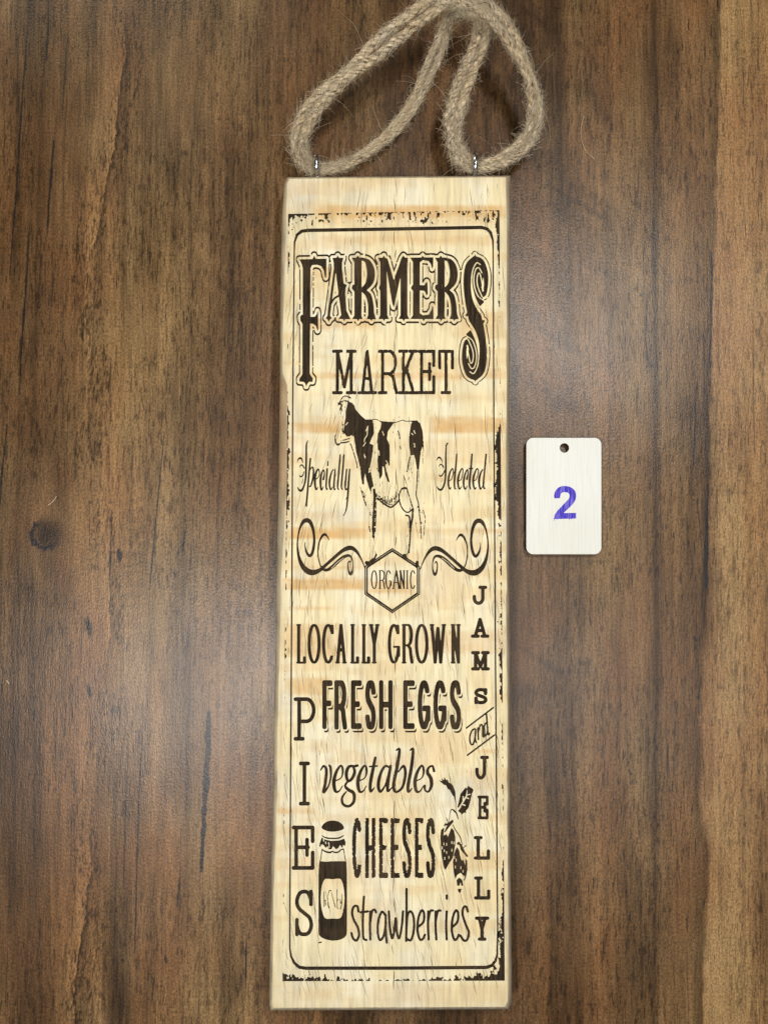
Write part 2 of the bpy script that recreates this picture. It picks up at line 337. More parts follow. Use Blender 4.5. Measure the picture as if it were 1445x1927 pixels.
    for pts in ([(405, -110, 5), (385, -60, 9), (378, 0, 11), (376, 200, 12), (372, 400, 13), (366, 600, 13), (340, 740, 11), (300, 840, 14), (262, 860, 16), (225, 830, 10), (208, 790, 4)],
                [(205, 310, 4), (215, 260, 7), (255, 228, 14), (290, 250, 10), (310, 320, 4)], [(245, 405, 4), (270, 365, 8), (300, 365, 9), (332, 410, 8), (336, 440, 3)], [(335, 490, 6), (310, 560, 8), (275, 590, 10), (245, 565, 6)], [(318, 620, 3), (290, 715, 5)],
                [(457, 240, 12), (440, 420, 12), (415, 700, 12), (395, 950, 12), (376, 1155, 12)], [(445, 470, 6), (490, 400, 8), (515, 450, 11), (512, 580, 12), (480, 720, 11), (452, 782, 9), (435, 770, 5)],
                [(560, 640, 7), (610, 600, 6), (632, 520, 7), (610, 440, 9), (570, 500, 13), (545, 620, 15), (548, 760, 13), (572, 838, 11), (605, 790, 4)],
                [(708, 640, 14), (728, 540, 9), (715, 458, 8), (675, 520, 12), (652, 640, 15), (655, 780, 13), (672, 845, 11), (712, 780, 4)],
                [(783, 440, 12), (768, 640, 12), (760, 780, 11), (775, 838, 9), (790, 815, 4)], [(797, 290, 8), (793, 370, 10)],
                [(900, 450, 8), (865, 510, 10), (830, 650, 14), (828, 760, 12), (852, 840, 10), (885, 790, 5)], [(936, 445, 8), (925, 600, 12), (910, 770, 11), (925, 840, 9), (945, 815, 4)],
                [(1035, 165, 10), (1015, 420, 12), (990, 700, 12), (985, 800, 10), (1005, 838, 8)], [(1107, 165, 10), (1088, 420, 12), (1062, 700, 12), (1058, 800, 10), (1078, 838, 8)],
                [(1158, 445, 10), (1142, 640, 12), (1132, 780, 11), (1145, 845, 9), (1170, 810, 5)], [(1218, 445, 10), (1200, 680, 13), (1185, 900, 13), (1170, 1090, 10), (1150, 1230, 9), (1125, 1300, 6), (1098, 1342, 7)], [(1165, 980, 4), (1140, 1040, 3)]):
        L.stroke(z(sm(pts, 4), 1.5), 1)
    piece('engraved_word', 'burnt word Specially in thin slanted script', L)
    z = zoom(810, 820, 12.04); L = Layer(818, 830, 918, 926)
    for pts in ([(380, 175, 14), (355, 230, 10), (346, 400, 12), (346, 600, 14), (343, 800, 14), (330, 1000, 14), (295, 1140, 14), (250, 1215, 16), (210, 1225, 16), (165, 1190, 10), (138, 1140, 4)],
                [(140, 560, 4), (165, 505, 10), (200, 492, 14), (240, 530, 9), (268, 600, 4)], [(185, 700, 4), (215, 655, 8), (250, 655, 10), (290, 700, 10), (294, 740, 4)], [(325, 770, 7), (290, 850, 9), (250, 905, 11), (220, 915, 11), (188, 880, 5)], [(270, 960, 3), (245, 1050, 4)],
                [(420, 1020, 7), (470, 990, 7), (508, 880, 8), (512, 790, 8), (490, 742, 9), (440, 830, 13), (405, 980, 15), (405, 1120, 14), (435, 1208, 12), (470, 1160, 4)],
                [(592, 420, 12), (575, 650, 13), (548, 920, 16), (538, 1100, 14), (550, 1195, 11), (575, 1200, 7)],
                [(630, 1020, 9), (690, 990, 7), (725, 880, 8), (735, 790, 8), (712, 742, 9), (660, 830, 13), (622, 980, 17), (625, 1120, 14), (655, 1208, 12), (705, 1140, 4)],
                [(822, 980, 16), (845, 860, 10), (835, 765, 9), (790, 840, 12), (752, 1000, 16), (752, 1140, 14), (785, 1208, 12), (835, 1130, 4)],
                [(937, 420, 13), (915, 720, 14), (890, 950, 17), (882, 1120, 14), (900, 1205, 11)], [(880, 742, 12), (945, 740, 12)],
                [(975, 1020, 9), (1030, 990, 7), (1070, 880, 8), (1078, 790, 8), (1055, 742, 9), (1005, 830, 13), (965, 980, 17), (970, 1120, 14), (1005, 1208, 12), (1040, 1160, 4)],
                [(1180, 765, 10), (1140, 830, 12), (1102, 960, 17), (1100, 1100, 14), (1130, 1208, 12), (1170, 1150, 5)], [(1255, 425, 14), (1235, 640, 13), (1212, 900, 13), (1192, 1120, 13), (1215, 1195, 11), (1240, 1190, 5)]):
        L.stroke(z(sm(pts, 4), 1.5), 1)
    piece('engraved_word', 'burnt word Selected in thin slanted script', L)
    # ---------- scrolls
    z = zoom(520, 960, 6.568)
    SC = [[(355, 395, 3), (356, 450, 7), (375, 520, 14), (410, 565, 18), (440, 540, 18), (462, 460, 17), (470, 360, 15), (455, 240, 18), (420, 150, 24), (375, 125, 28), (330, 150, 22), (290, 230, 12), (268, 340, 9), (262, 450, 11), (280, 580, 18), (325, 690, 28), (390, 755, 36), (460, 770, 34), (540, 740, 24), (610, 680, 20), (700, 600, 20), (800, 515, 22), (870, 475, 28), (930, 468, 27), (985, 505, 20), (1030, 570, 12), (1065, 640, 8), (1098, 725, 5)],
          [(652, 372, 4), (630, 325, 9), (597, 300, 17), (560, 330, 14), (530, 400, 9), (517, 480, 8), (520, 580, 8), (540, 670, 8), (560, 705, 9)],
          [(560, 720, 9), (600, 740, 18), (650, 730, 20), (720, 675, 22), (790, 610, 22), (850, 570, 20), (900, 562, 16), (930, 590, 11), (945, 650, 6), (945, 720, 8), (930, 775, 14), (915, 790, 17), (897, 760, 12), (887, 700, 8), (890, 650, 8), (905, 630, 8), (915, 655, 4)]]
    for sg, nm in ((1, 'burnt scroll flourish ending beside the word Specially'), (-1, 'burnt scroll flourish ending above the word JAMS')):
        L = Layer(552, 968, 692, 1090) if sg == 1 else Layer(785, 968, 925, 1090)
        for pts in SC:
            q = z(sm(pts, 6)); 
            if sg < 0: q = [(1477.8 - a, b + .8, r) for a, b, r in q]
            L.stroke(q, 1)
        q = z([(680, 720, 3), (760, 640, 3), (830, 590, 3)])
        L.stroke([(a if sg > 0 else 1477.8 - a, b, .5) for a, b, r in q], 1, cut=True); L.wear(31, 3, 2.2, 3, 3)
        piece('engraved_scroll', nm, L)
    # ---------- hexagon and ORGANIC
    L = Layer(680, 1024, 796, 1162)
    hx = lambda g: [(738 + g * (x - 738), 1093 + (y - 1093) * g) for x, y in ((738, 1032.5), (789, 1066), (789, 1118), (738, 1153), (687, 1118), (687, 1066), (738, 1032.5))]
    L.stroke(hx(1.0), 1.1, 1.2); L.stroke([(x, y + (2 if y > 1093 else 2.5) * 0) for x, y in hx(.93)], 1.35, 1.9)
    L.wear(33, 4, 2.9, 4, 4)
    L.stroke([(690, 1059), (694, 1061), (702, 1054)], 3.6); L.stroke([(704, 1052), (708, 1044)], 1.8); L.stroke([(761, 1046), (762, 1050)], 4); L.stroke([(785, 1058), (784, 1066)], 3)
    piece('engraved_hexagon', 'burnt double lined hexagon badge round the word ORGANIC', L)
    L = Layer(695, 1070, 786, 1112)
    for ch, a, b in (('O', 698, 710), ('R', 712, 725), ('G', 725, 737), ('A', 737, 753.5), ('N', 750.5, 763), ('I', 763, 769.5), ('C', 771, 782.5)):
        letter(L, ch, a, 1073, b, 1108.5, 1.25, .8, serif=1.8 if ch in 'RANI' else 0, sry=.6)
    L.stroke([(746, 1075), (751, 1106)], 1.6); L.stroke([(753, 1075), (760, 1106)], 1.5); L.wear(34, 2.2, 1.3, 5, 3); piece('engraved_word', 'burnt word ORGANIC in hairline serif capitals inside hexagon', L)
    # ---------- LOCALLY GROWN
    LG = [('L', 120, 185), ('O', 193, 275), ('C', 282, 360), ('A', 358, 442), ('L', 453, 512), ('L', 522, 580), ('Y', 565, 645), ('G', 688, 765), ('R', 770, 848), ('O', 855, 940), ('W', 940, 1055), ('N', 1070, 1145)]
    for word, rng in (('LOCALLY', LG[:7]), ('GROWN', LG[7:])):
        L = Layer(520 + rng[0][1] / 3.284, 1172, 520 + rng[-1][2] / 3.284, 1252)
        for ch, a, b in rng:
            a = 520 + a / 3.284; b = 520 + b / 3.284
            letter(L, ch, a, 1174, b, 1249, 3.1, 2.0, serif=3.2 if ch in 'LAYWNR' else 0, sry=1.5, p=2.4, extra=[[(1, 1), (1, .86)]] if ch == 'L' else ([[(.9, .02), (.93, .22)]] if ch in 'CG' else []))
            if ch == 'A': L.stroke([((a + b) / 2 - 3, 1223), ((a + b) / 2 + 3, 1223)], 3.2)
        L.wear(35, 4, 2.75, 4, 4); piece('engraved_word', 'burnt word %s in narrow serif capitals' % word, L)
    # ---------- FRESH EGGS with a drop shadow
    FE = [('F', 310, 372), ('R', 383, 460), ('E', 483, 548), ('S', 568, 634), ('H', 652, 735), ('E', 798, 868), ('G', 885, 963), ('G', 980, 1060), ('S', 1078, 1148)]
    for word, rng in (('FRESH', FE[:5]), ('EGGS', FE[5:])):
        L = Layer(510 + rng[0][1] / 3.211, 1278, 510 + rng[-1][2] / 3.211 + 5, 1386, far=6)
        for ch, a, b in rng:
            letter(L, ch, 510 + a / 3.211, 1280, 510 + b / 3.211, 1372 if ch not in 'SGR' else 1373, 4.2, 5.6, p=3.2)
        d = L.f.copy(); sh = np.full_like(d, -6); kx = int(round(3.0 / STEP)); ky = int(round(6.5 / STEP))
        sh[ky:, kx:] = d[:-ky, :-kx]
        L.f = np.maximum(d, np.minimum(sh, -(d + 2.3))).astype(np.float32); L.wear(41, 4, 2.6, 2, 6)
        piece('engraved_word', 'burnt word %s in shadowed block capitals' % word, L)
    # ---------- PIES down the left
    for ch, x0, y0, x1, y1, nm in (('P', 554, 1312, 594, 1394, 'beside FRESH'), ('I', 561, 1433, 585, 1516, 'beside vegetables'), ('E', 554, 1553.5, 592, 1637, 'beside bottle cap'), ('S', 554.5, 1674, 590, 1762, 'beside bottle label')):
        L = Layer(x0 - 6, y0 - 2, x1 + 2, y1 + 2)
        letter(L, ch, x0, y0, x1, y1, 3.5, 3.7, serif=7 if ch in 'PI' else 0, sry=3.7, extra=TYPE_EXTRA.get(ch, []))
        piece('engraved_letter', 'burnt typewriter capital %s %s' % (ch, nm), L)
    # ---------- JAMS and JELLY down the right
    for ch, x0, y0, x1, y1, nm in (('J', 888, 1102, 918, 1138.5, 'over the A of JAMS'), ('A', 885.5, 1162.5, 920.5, 1200.5, 'between J and M'), ('M', 886, 1225, 921.5, 1262, 'between A and S'), ('S', 891.5, 1294.5, 917.5, 1325.5, 'above the word and'),
                                   ('J', 893, 1422, 920.5, 1467, 'below the word and'), ('E', 896, 1497, 919, 1542, 'beside strawberry leaves'), ('L', 892, 1573, 922, 1618, 'beside strawberries'), ('L', 892.5, 1649, 922.5, 1693, 'between L and Y'), ('Y', 893, 1724.5, 920.5, 1770.5, 'last of JELLY')):
        L = Layer(x0 - 6, y0 - 2, x1 + 2, y1 + 2)
        letter(L, ch, x0, y0, x1, y1, 2.7 if ch == 'E' else 3.3, 2.9 if ch == 'E' else 3.3, serif=5.2, sry=3.2, extra=TYPE_EXTRA.get(ch, []))
        piece('engraved_letter', 'burnt bold typewriter capital %s %s' % (ch, nm), L)
    # ---------- and
    z = zoom(510, 1250, 3.211); L = Layer(876, 1328, 934, 1424)
    L.stroke(z([(1180, 385), (1342, 262)]), 1.6); L.stroke(z([(1185, 550), (1348, 428)]), 1.6)
    for pts in ([(1230, 390), (1212, 402), (1200, 440), (1204, 478), (1218, 485), (1230, 455), (1236, 410)], [(1236, 395), (1232, 450), (1240, 472)], [(1248, 385), (1252, 455)], [(1250, 415), (1262, 370), (1276, 372), (1278, 430), (1284, 440)], [(1306, 350), (1290, 365), (1284, 400), (1290, 432), (1304, 420), (1308, 380)], [(1300, 295), (1306, 380), (1312, 425), (1318, 418)]):
        L.stroke(z(sm(pts, 4)), 1.6)
    L.wear(51, 3, 2.0, 3, 3); piece('engraved_word', 'burnt slanted word and between two ruled lines', L)
    # ---------- vegetables
    L = Layer(600, 1408, 820, 1522)
    for pts in ([(300, 640, 4), (318, 615, 7), (335, 640, 9), (328, 720, 9), (318, 772, 9), (345, 740, 5), (362, 680, 6), (360, 625, 8), (352, 612, 6)],
                [(388, 705, 4), (425, 685, 4), (434, 640, 7), (422, 612, 6), (395, 650, 9), (380, 710, 11), (388, 765, 9), (410, 768, 5), (432, 735, 3)],
                [(500, 615, 7), (470, 620, 9), (455, 660, 10), (465, 705, 8), (490, 690, 9), (505, 650, 9), (495, 615, 6)], [(500, 618, 7), (522, 612, 8)], [(465, 706, 6), (448, 735, 7), (470, 760, 10), (500, 780, 10), (500, 830, 9), (470, 858, 8), (435, 845, 8), (430, 805, 7), (455, 770, 4)],
                [(532, 705, 4), (568, 685, 4), (578, 640, 7), (566, 612, 6), (540, 650, 9), (525, 710, 11), (533, 765, 9), (555, 768, 5), (576, 735, 3)],
                [(630, 565, 8), (615, 640, 10), (600, 720, 10), (602, 768, 8), (625, 745, 3)], [(596, 618, 5), (642, 615, 5)],
                [(715, 625, 6), (690, 615, 7), (662, 660, 9), (648, 730, 10), (660, 770, 8), (690, 730, 5), (710, 660, 5)], [(722, 615, 8), (708, 700, 10), (705, 765, 8), (730, 745, 3)],
                [(756, 520, 4), (776, 516, 8), (765, 600, 10), (745, 700, 10), (740, 750, 9), (758, 772, 7), (795, 740, 8), (812, 660, 9), (800, 615, 8), (770, 650, 4)],
                [(840, 520, 4), (858, 516, 8), (848, 620, 10), (828, 730, 10), (830, 770, 8), (852, 750, 3)],
                [(876, 705, 4), (912, 685, 4), (922, 640, 7), (910, 612, 6), (884, 650, 9), (869, 710, 11), (877, 765, 9), (899, 768, 5), (920, 735, 3)],
                [(984, 645, 8), (975, 615, 6), (952, 625, 7), (945, 655, 10), (965, 690, 11), (968, 735, 10), (950, 770, 6), (930, 760, 6), (928, 735, 8)]):
        L.stroke(z(sm(pts, 4), 1.03), 1)
    piece('engraved_word', 'burnt word vegetables in italic lower case', L)
    # ---------- CHEESES
    z = zoom(500, 1520, 3.074); L = Layer(660, 1536, 822, 1656)
    for ch, a, b in (('C', 500, 558), ('H', 575, 635), ('E', 655, 708), ('E', 722, 776), ('S', 788, 845), ('E', 862, 912), ('S', 925, 981)):
        letter(L, ch, 500 + a / 3.074, 1539, 500 + b / 3.074, 1652.5, 3.6, 5.2, p=2.6 if ch in 'CS' else 4)
    L.wear(61, 6, 4.9, 2.4, 4); L.wear(62, 5, 4.25, 1.6, 7); piece('engraved_word', 'burnt word CHEESES in worn rounded capitals', L)
    # ---------- strawberries (word)
    L = Layer(658, 1668, 886, 1774)
    for pts in ([(536, 600), (530, 570), (510, 572), (500, 605), (510, 650), (532, 690), (540, 735), (525, 768), (505, 755), (496, 725)], [(568, 515), (563, 600), (562, 700), (566, 755), (582, 765)], [(550, 605), (590, 600)],
                [(605, 600), (603, 680), (605, 762)], [(605, 660), (615, 600), (630, 590), (638, 605)], [(690, 620), (672, 602), (652, 650), (648, 720), (660, 765), (680, 745), (692, 690), (694, 620)], [(694, 620), (694, 720), (700, 780)],
                [(712, 600), (718, 690), (730, 755), (742, 720), (752, 640), (758, 720), (772, 755), (786, 690), (794, 600)], [(814, 470), (814, 600), (812, 770)], [(814, 700), (820, 620), (840, 600), (856, 640), (856, 710), (840, 765), (818, 760)],
                [(880, 690), (912, 660), (915, 610), (900, 595), (882, 640), (878, 710), (890, 760), (908, 760), (920, 735)], [(940, 600), (938, 680), (942, 762)], [(940, 650), (950, 600), (966, 595)], [(982, 600), (982, 680), (986, 762)], [(984, 650), (994, 600), (1010, 595)],
                [(1046, 600), (1043, 680), (1046, 762)], [(1046, 508), (1047, 526)], [(1078, 690), (1108, 660), (1112, 610), (1098, 595), (1080, 640), (1076, 710), (1088, 760), (1104, 760), (1116, 735)],
                [(1168, 600), (1158, 572), (1142, 580), (1138, 620), (1158, 680), (1174, 720), (1165, 762), (1145, 768), (1126, 740)]):
        L.stroke(z(sm(pts, 4)), 2.3, 2.3)
    piece('engraved_word', 'burnt word strawberries in rounded handwriting', L)
    # ---------- strawberry picture
    z = zoom(810, 1440, 7.408); L = Layer(824, 1458, 894, 1684)
    for pts in ([(118, 200), (160, 225), (150, 170), (185, 215), (190, 160), (215, 205), (240, 205), (255, 245), (290, 255), (320, 300), (345, 370), (350, 480), (345, 520), (325, 440), (300, 410), (270, 350), (240, 330), (215, 280), (190, 275), (140, 235)],
                [(525, 285), (555, 310), (580, 320), (598, 350), (575, 400), (560, 480), (530, 590), (490, 640), (500, 670), (470, 660), (430, 690), (420, 665), (380, 640), (430, 580), (380, 590), (370, 600), (395, 500), (415, 400), (440, 370), (490, 305), (500, 330)],
                [(145, 900), (190, 870), (180, 980), (225, 960), (240, 1000), (270, 920), (290, 870), (325, 910), (345, 1000), (345, 1100), (320, 1250), (300, 1310), (250, 1380), (208, 1465), (185, 1420), (160, 1280), (140, 1100), (135, 1000)],
                [(370, 1140), (400, 1190), (410, 1260), (435, 1330), (460, 1320), (485, 1400), (480, 1300), (510, 1330), (512, 1450), (495, 1560), (470, 1625), (455, 1540), (420, 1500), (370, 1530), (345, 1590), (322, 1500), (310, 1350), (325, 1250), (345, 1180)],
                [(360, 1600), (400, 1565), (440, 1600), (455, 1680), (425, 1680), (415, 1620), (405, 1680), (370, 1680)], [(375, 1725), (430, 1720), (425, 1760), (405, 1785), (385, 1760)],
                [(365, 1085), (395, 1062), (440, 1120), (450, 1150), (500, 1105), (495, 1130), (455, 1155), (490, 1220), (525, 1270), (505, 1280), (460, 1230), (420, 1180), (400, 1110), (370, 1110)],
                [(210, 715), (235, 750), (250, 800), (310, 755), (320, 790), (270, 850), (200, 940), (190, 930), (230, 840), (180, 850), (200, 810), (240, 810)]): L.poly(z(pts))
    for pts in ([(365, 650, 3), (340, 655, 7), (300, 615, 8), (270, 660, 5), (258, 800, 4)], [(320, 620, 6), (360, 670, 9), (385, 750, 6)], [(350, 500, 5), (352, 640, 4)], [(310, 830, 5), (350, 910, 7), (410, 1000, 7), (440, 1110, 6)]): L.stroke(z(sm(pts, 4)), 1)
    L.stroke(z([(370, 645, 9), (440, 530, 10), (500, 430, 10), (510, 350, 5)]), 1, cut=True)
    for a, b in (((480, 560), (440, 545)), ((530, 465), (490, 450)), ((550, 405), (515, 415)), ((455, 440), (452, 490))): L.stroke(z([a + (9,), b + (7,)]), 1, cut=True)
    for x, y in ((185, 1100), (222, 1105), (162, 1155), (190, 1195), (222, 1220), (295, 1080), (325, 1085), (297, 1185), (197, 1300), (255, 1285), (333, 1290), (357, 1325), (345, 1420), (422, 1430), (452, 1480), (470, 1560)): L.stroke(z([(x, y - 18, 5.5), (x, y + 14, 5.5)]), 1, cut=True)
    piece('engraved_strawberries', 'burnt picture of two strawberries hanging below leaves', L)
    # ---------- bottle
    z = zoom(540, 1520, 7.136); L = Layer(598, 1540, 656, 1776)
    L.poly(z(sm([(465, 270), (490, 220), (540, 185), (610, 172), (690, 185), (745, 225), (765, 280), (700, 310), (615, 322), (530, 310)], 4, True)))
    L.stroke(z(sm([(470, 375, 6), (530, 405, 10), (620, 412, 10), (700, 405, 10), (760, 375, 7)])), 1)
    L.poly(z([(455, 440), (465, 400), (520, 430), (600, 445), (700, 440), (770, 415), (790, 465), (780, 520), (755, 495), (745, 545), (715, 500), (690, 540), (660, 560), (620, 515), (600, 555), (565, 560), (545, 515), (520, 540), (490, 500), (465, 490), (450, 525), (435, 520), (440, 480)]))
    L.stroke(z(sm([(475, 560, 8), (520, 590, 11), (580, 600, 13), (610, 585, 8), (640, 600, 10), (690, 595, 10), (725, 565, 8), (760, 555, 8)])), 1)
    L.stroke(z([(470, 560, 6), (455, 690, 6), (440, 740, 6)]), 1); L.stroke(z([(762, 560, 6), (780, 680, 6), (795, 740, 6)]), 1)
    L.poly(z([(447, 718), (520, 725), (600, 718), (780, 718), (800, 740), (806, 900), (806, 1660)] + sm([(806, 1660), (790, 1725), (720, 1770), (610, 1785), (500, 1760), (435, 1715), (424, 1660)]) + [(424, 900), (430, 760)]))
    L.poly(z(sm([(505, 965), (550, 955), (610, 960), (690, 952), (725, 965), (755, 1040), (770, 1150), (772, 1250), (755, 1380), (715, 1480), (610, 1488), (515, 1484), (475, 1390), (458, 1290), (456, 1180), (470, 1050)], 4, True)), cut=True)
    for pts in ([(500, 1130, 5), (500, 1330, 5)], [(518, 1235, 4), (518, 1310, 6)], [(498, 1250, 4), (520, 1245, 4)], [(590, 1110, 6), (565, 1115, 6), (550, 1200, 3), (550, 1300, 5), (565, 1345, 8)], [(590, 1115, 3), (650, 1335, 6)], [(675, 1100, 5), (672, 1250, 4), (676, 1345, 5), (690, 1355, 4)], [(690, 1220, 4), (680, 1250, 4)], [(715, 1230, 4), (722, 1290, 4), (742, 1240, 4)], [(742, 1160, 4), (738, 1290, 5), (718, 1362, 7)]): L.stroke(z(pts), 1)
    for x, y in ((490, 435), (520, 470), (560, 480), (565, 520)): L.stroke(z([(x, y - 12, 6), (x + 4, y + 14, 6)]), 1, cut=True)
    L.stroke([(582, 1779), (582, 1781)], 1.6); L.stroke([(600, 1774), (605, 1773)], 1.2)
    piece('engraved_bottle', 'burnt picture of a capped bottle with oval label', L)
    # ---------- inner rounded frame line
    L = Layer(540, 424, 940, 1830)
    top = [(554, 470, 1.3), (554.5, 456, 1.7), (559, 442, 2.6), (568, 435, 3.1), (580, 433.5, 3.3), (740, 431, 3.3), (905, 428, 3.3), (916, 430.5, 3.1), (923, 438, 2.8), (927, 452, 1.8), (927.5, 470, 1.3)]
    L.stroke(top, 1); L.stroke([(554, 470, 1.3), (551, 760, 1.3), (549.5, 1100, 1.4), (547, 1450, 1.4), (545.5, 1760, 1.4)], 1)
    L.stroke([(927.5, 470, 1.3), (929, 800, 1.3), (931.7, 1200, 1.4), (934, 1500, 1.4), (936, 1750, 1.4)], 1)
    L.stroke([(545.5, 1760, 1.4), (545.6, 1785, 1.5), (548, 1800, 1.9), (554, 1812, 2.6), (563, 1820, 3), (575, 1822, 3.3), (750, 1821.8, 3.3), (915, 1820.5, 3.3), (925, 1817, 3), (932, 1808, 2.4), (935.3, 1796, 1.8), (936, 1750, 1.4)], 1)
    L.wear(71, 3, 2.2, 3, 5); piece('engraved_frame_line', 'burnt round cornered line framing the lettering', L)
    # ---------- outer worn border
    L = Layer(528, 392, 952, 1850)
    X, Y = L.grids()
    lx = np.interp(Y, [400, 700, 1200, 1846], [542.5, 541, 536.5, 532]); rxx = np.interp(Y, [396, 700, 1200, 1846], [939.5, 941, 944.5, 949.5])
    ty = np.interp(X, [542, 940], [402.5, 395.5]); by = np.interp(X, [531, 949], [1846.5, 1845.5])
    n1 = fbm(X / 6, Y / 13, 91, 4); n2 = fbm(X / 3.2, Y / 4.5, 92, 3); n3 = lattice(X / 40, Y / 60, 93)
    wl = np.interp(Y, [402, 415, 470, 560, 720, 800, 870, 960, 1020, 1240, 1330, 1840], [14, 12, 5, 3, 2.5, 6, 7, 6.5, 3.5, 4, 3.2, 3.2])
    wr = np.interp(Y, [396, 430, 470, 560, 600, 790, 830, 950, 990, 1100, 1180, 1300, 1330, 1400, 1600, 1640, 1700, 1740, 1800, 1846], [11, 8, 5, 5, 1.5, 2.5, 9, 9, 7, 5.5, 7.5, 6.5, 4, 3.6, 3, 6, 5, 9, 10, 24])
    wt = np.interp(X, [542, 560, 700, 800, 935], [26, 9, 7, 7, 7]); wb = np.interp(X, [531, 560, 620, 680, 760, 860, 920, 949], [11, 11, 13, 9, 8, 11, 15, 26])
    inside = np.minimum(np.minimum(X - lx, rxx - X), np.minimum(Y - ty, by - Y))
    def edge(dist, w, dens):  # solid at the rim, breaking up inwards
        t = np.clip(dist / w, 0, 3)
        return (dens - .28 * t - .10) - (n1 * .62 + n2 * .38) * .9 + .18
    f = np.maximum(np.maximum(edge(X - lx, wl, np.interp(Y, [402, 480, 520, 700, 780, 960, 1040, 1250, 1300, 1846], [.50, .42, .30, .28, .50, .52, .40, .42, .33, .33])),
                              edge(rxx - X, wr, np.interp(Y, [396, 440, 580, 600, 640, 780, 820, 960, 1000, 1300, 1340, 1600, 1640, 1846], [.58, .52, .45, .36, .32, .35, .68, .68, .46, .52, .42, .38, .52, .68]))),
                   np.maximum(edge(Y - ty, wt, np.interp(X, [542, 600, 720, 780, 940], [.46, .43, .40, .38, .40])), edge(by - Y, wb, np.interp(X, [531, 620, 660, 800, 870, 949], [.56, .52, .42, .38, .52, .66]))))
    band = np.interp(X, [542, 575, 760, 940], [.47, .455, .43, .435]) + .10 * (n3 - .5) - .11 * np.clip((Y - ty) / 20, 0, 1) - (fbm(X / 3.4, Y / 6.5, 96, 3) * .75 + fbm(X / 11, Y / 30, 98, 2) * .25)
    f = np.maximum(f, np.where(Y - ty < 24, band, -1))
    f = np.minimum(f * 9, inside); f = np.where(inside < 26, f, -4)
    L.f = f.astype(np.float32); piece('engraved_border', 'burnt ragged outer border worn into specks', L)

# ---------------------------------------------------------------- marching squares: field -> flat mesh
def contour(f, block=0):
    """polygons, boundary segments and vertex positions (grid units) of f > 0"""
    ny, nx = f.shape; N = ny * nx
    ins = f > 0
    a, b, c, d = ins[:-1, :-1], ins[:-1, 1:], ins[1:, 1:], ins[1:, :-1]
    case = a * 1 + b * 2 + c * 4 + d * 8
    polys = {}; segs = []
    full = case == 15
    def key(tok, J, I):
        return {'a': J * nx + I, 'b': J * nx + I + 1, 'c': (J + 1) * nx + I + 1, 'd': (J + 1) * nx + I,
                'ab': N + J * nx + I, 'cd': N + (J + 1) * nx + I, 'da': 2 * N + J * nx + I, 'bc': 2 * N + J * nx + I + 1}[tok]
    ring = ['a', 'ab', 'b', 'bc', 'c', 'cd', 'd', 'da']
    for k in range(1, 15):
        J, I = np.nonzero(case == k)
        if not len(J): continue
        on = {'a': k & 1, 'b': k & 2, 'c': k & 4, 'd': k & 8}
        toks = [t for t in ring if (len(t) == 1 and on[t]) or (len(t) == 2 and bool(on[t[0]]) != bool(on[t[1]]))]
        arr = np.stack([key(t, J, I) for t in toks], 1)
        polys.setdefault(len(toks), []).append(arr[:, ::-1])
        for p, q in zip(range(len(toks)), list(range(1, len(toks))) + [0]):
            if len(toks[p]) == 2 and len(toks[q]) == 2: segs.append(arr[:, [p, q]])
    rest = full.copy(); quads = []
    if block:
        h, w_ = (ny - 1) // block * block, (nx - 1) // block * block
        bl = full[:h, :w_].reshape(h // block, block, w_ // block, block).all(axis=(1, 3))
        J, I = np.nonzero(bl); J = J * block; I = I * block
        quads.append(np.stack([J * nx + I, (J + block) * nx + I, (J + block) * nx + I + block, J * nx + I + block], 1))
        rest[:h, :w_] &= ~np.repeat(np.repeat(bl, block, 0), block, 1)
    st = rest.copy(); st[:, 1:] &= ~rest[:, :-1]
    en = rest.copy(); en[:, :-1] &= ~rest[:, 1:]
    if block:
        cut = np.arange(nx - 1) % block
        st |= rest & (cut == 0)[None, :]; en |= rest & (cut == block - 1)[None, :]
    J, I = np.nonzero(st); J2, I2 = np.nonzero(en)
    quads.append(np.stack([J * nx + I, (J + 1) * nx + I, (J + 1) * nx + I2 + 1, J * nx + I2 + 1], 1))
    polys.setdefault(4, []).extend(quads)
    P = [np.concatenate(v) for v in polys.values() if sum(map(len, v))]
    used = np.unique(np.concatenate([p.ravel() for p in P]))
    kind = used // N; r = used % N; J = r // nx; I = r % nx
    x = I.astype(float); y = J.astype(float)
    ff = f.astype(float)
    m = kind == 1; f0 = ff[J[m], I[m]]; f1 = ff[J[m], I[m] + 1]; x[m] += f0 / (f0 - f1)
    m = kind == 2; f0 = ff[J[m], I[m]]; f1 = ff[J[m] + 1, I[m]]; y[m] += f0 / (f0 - f1)
    rm = lambda q: np.searchsorted(used, q)
    return x, y, [rm(p) for p in P], (rm(np.concatenate(segs)) if segs else np.zeros((0, 2), int))

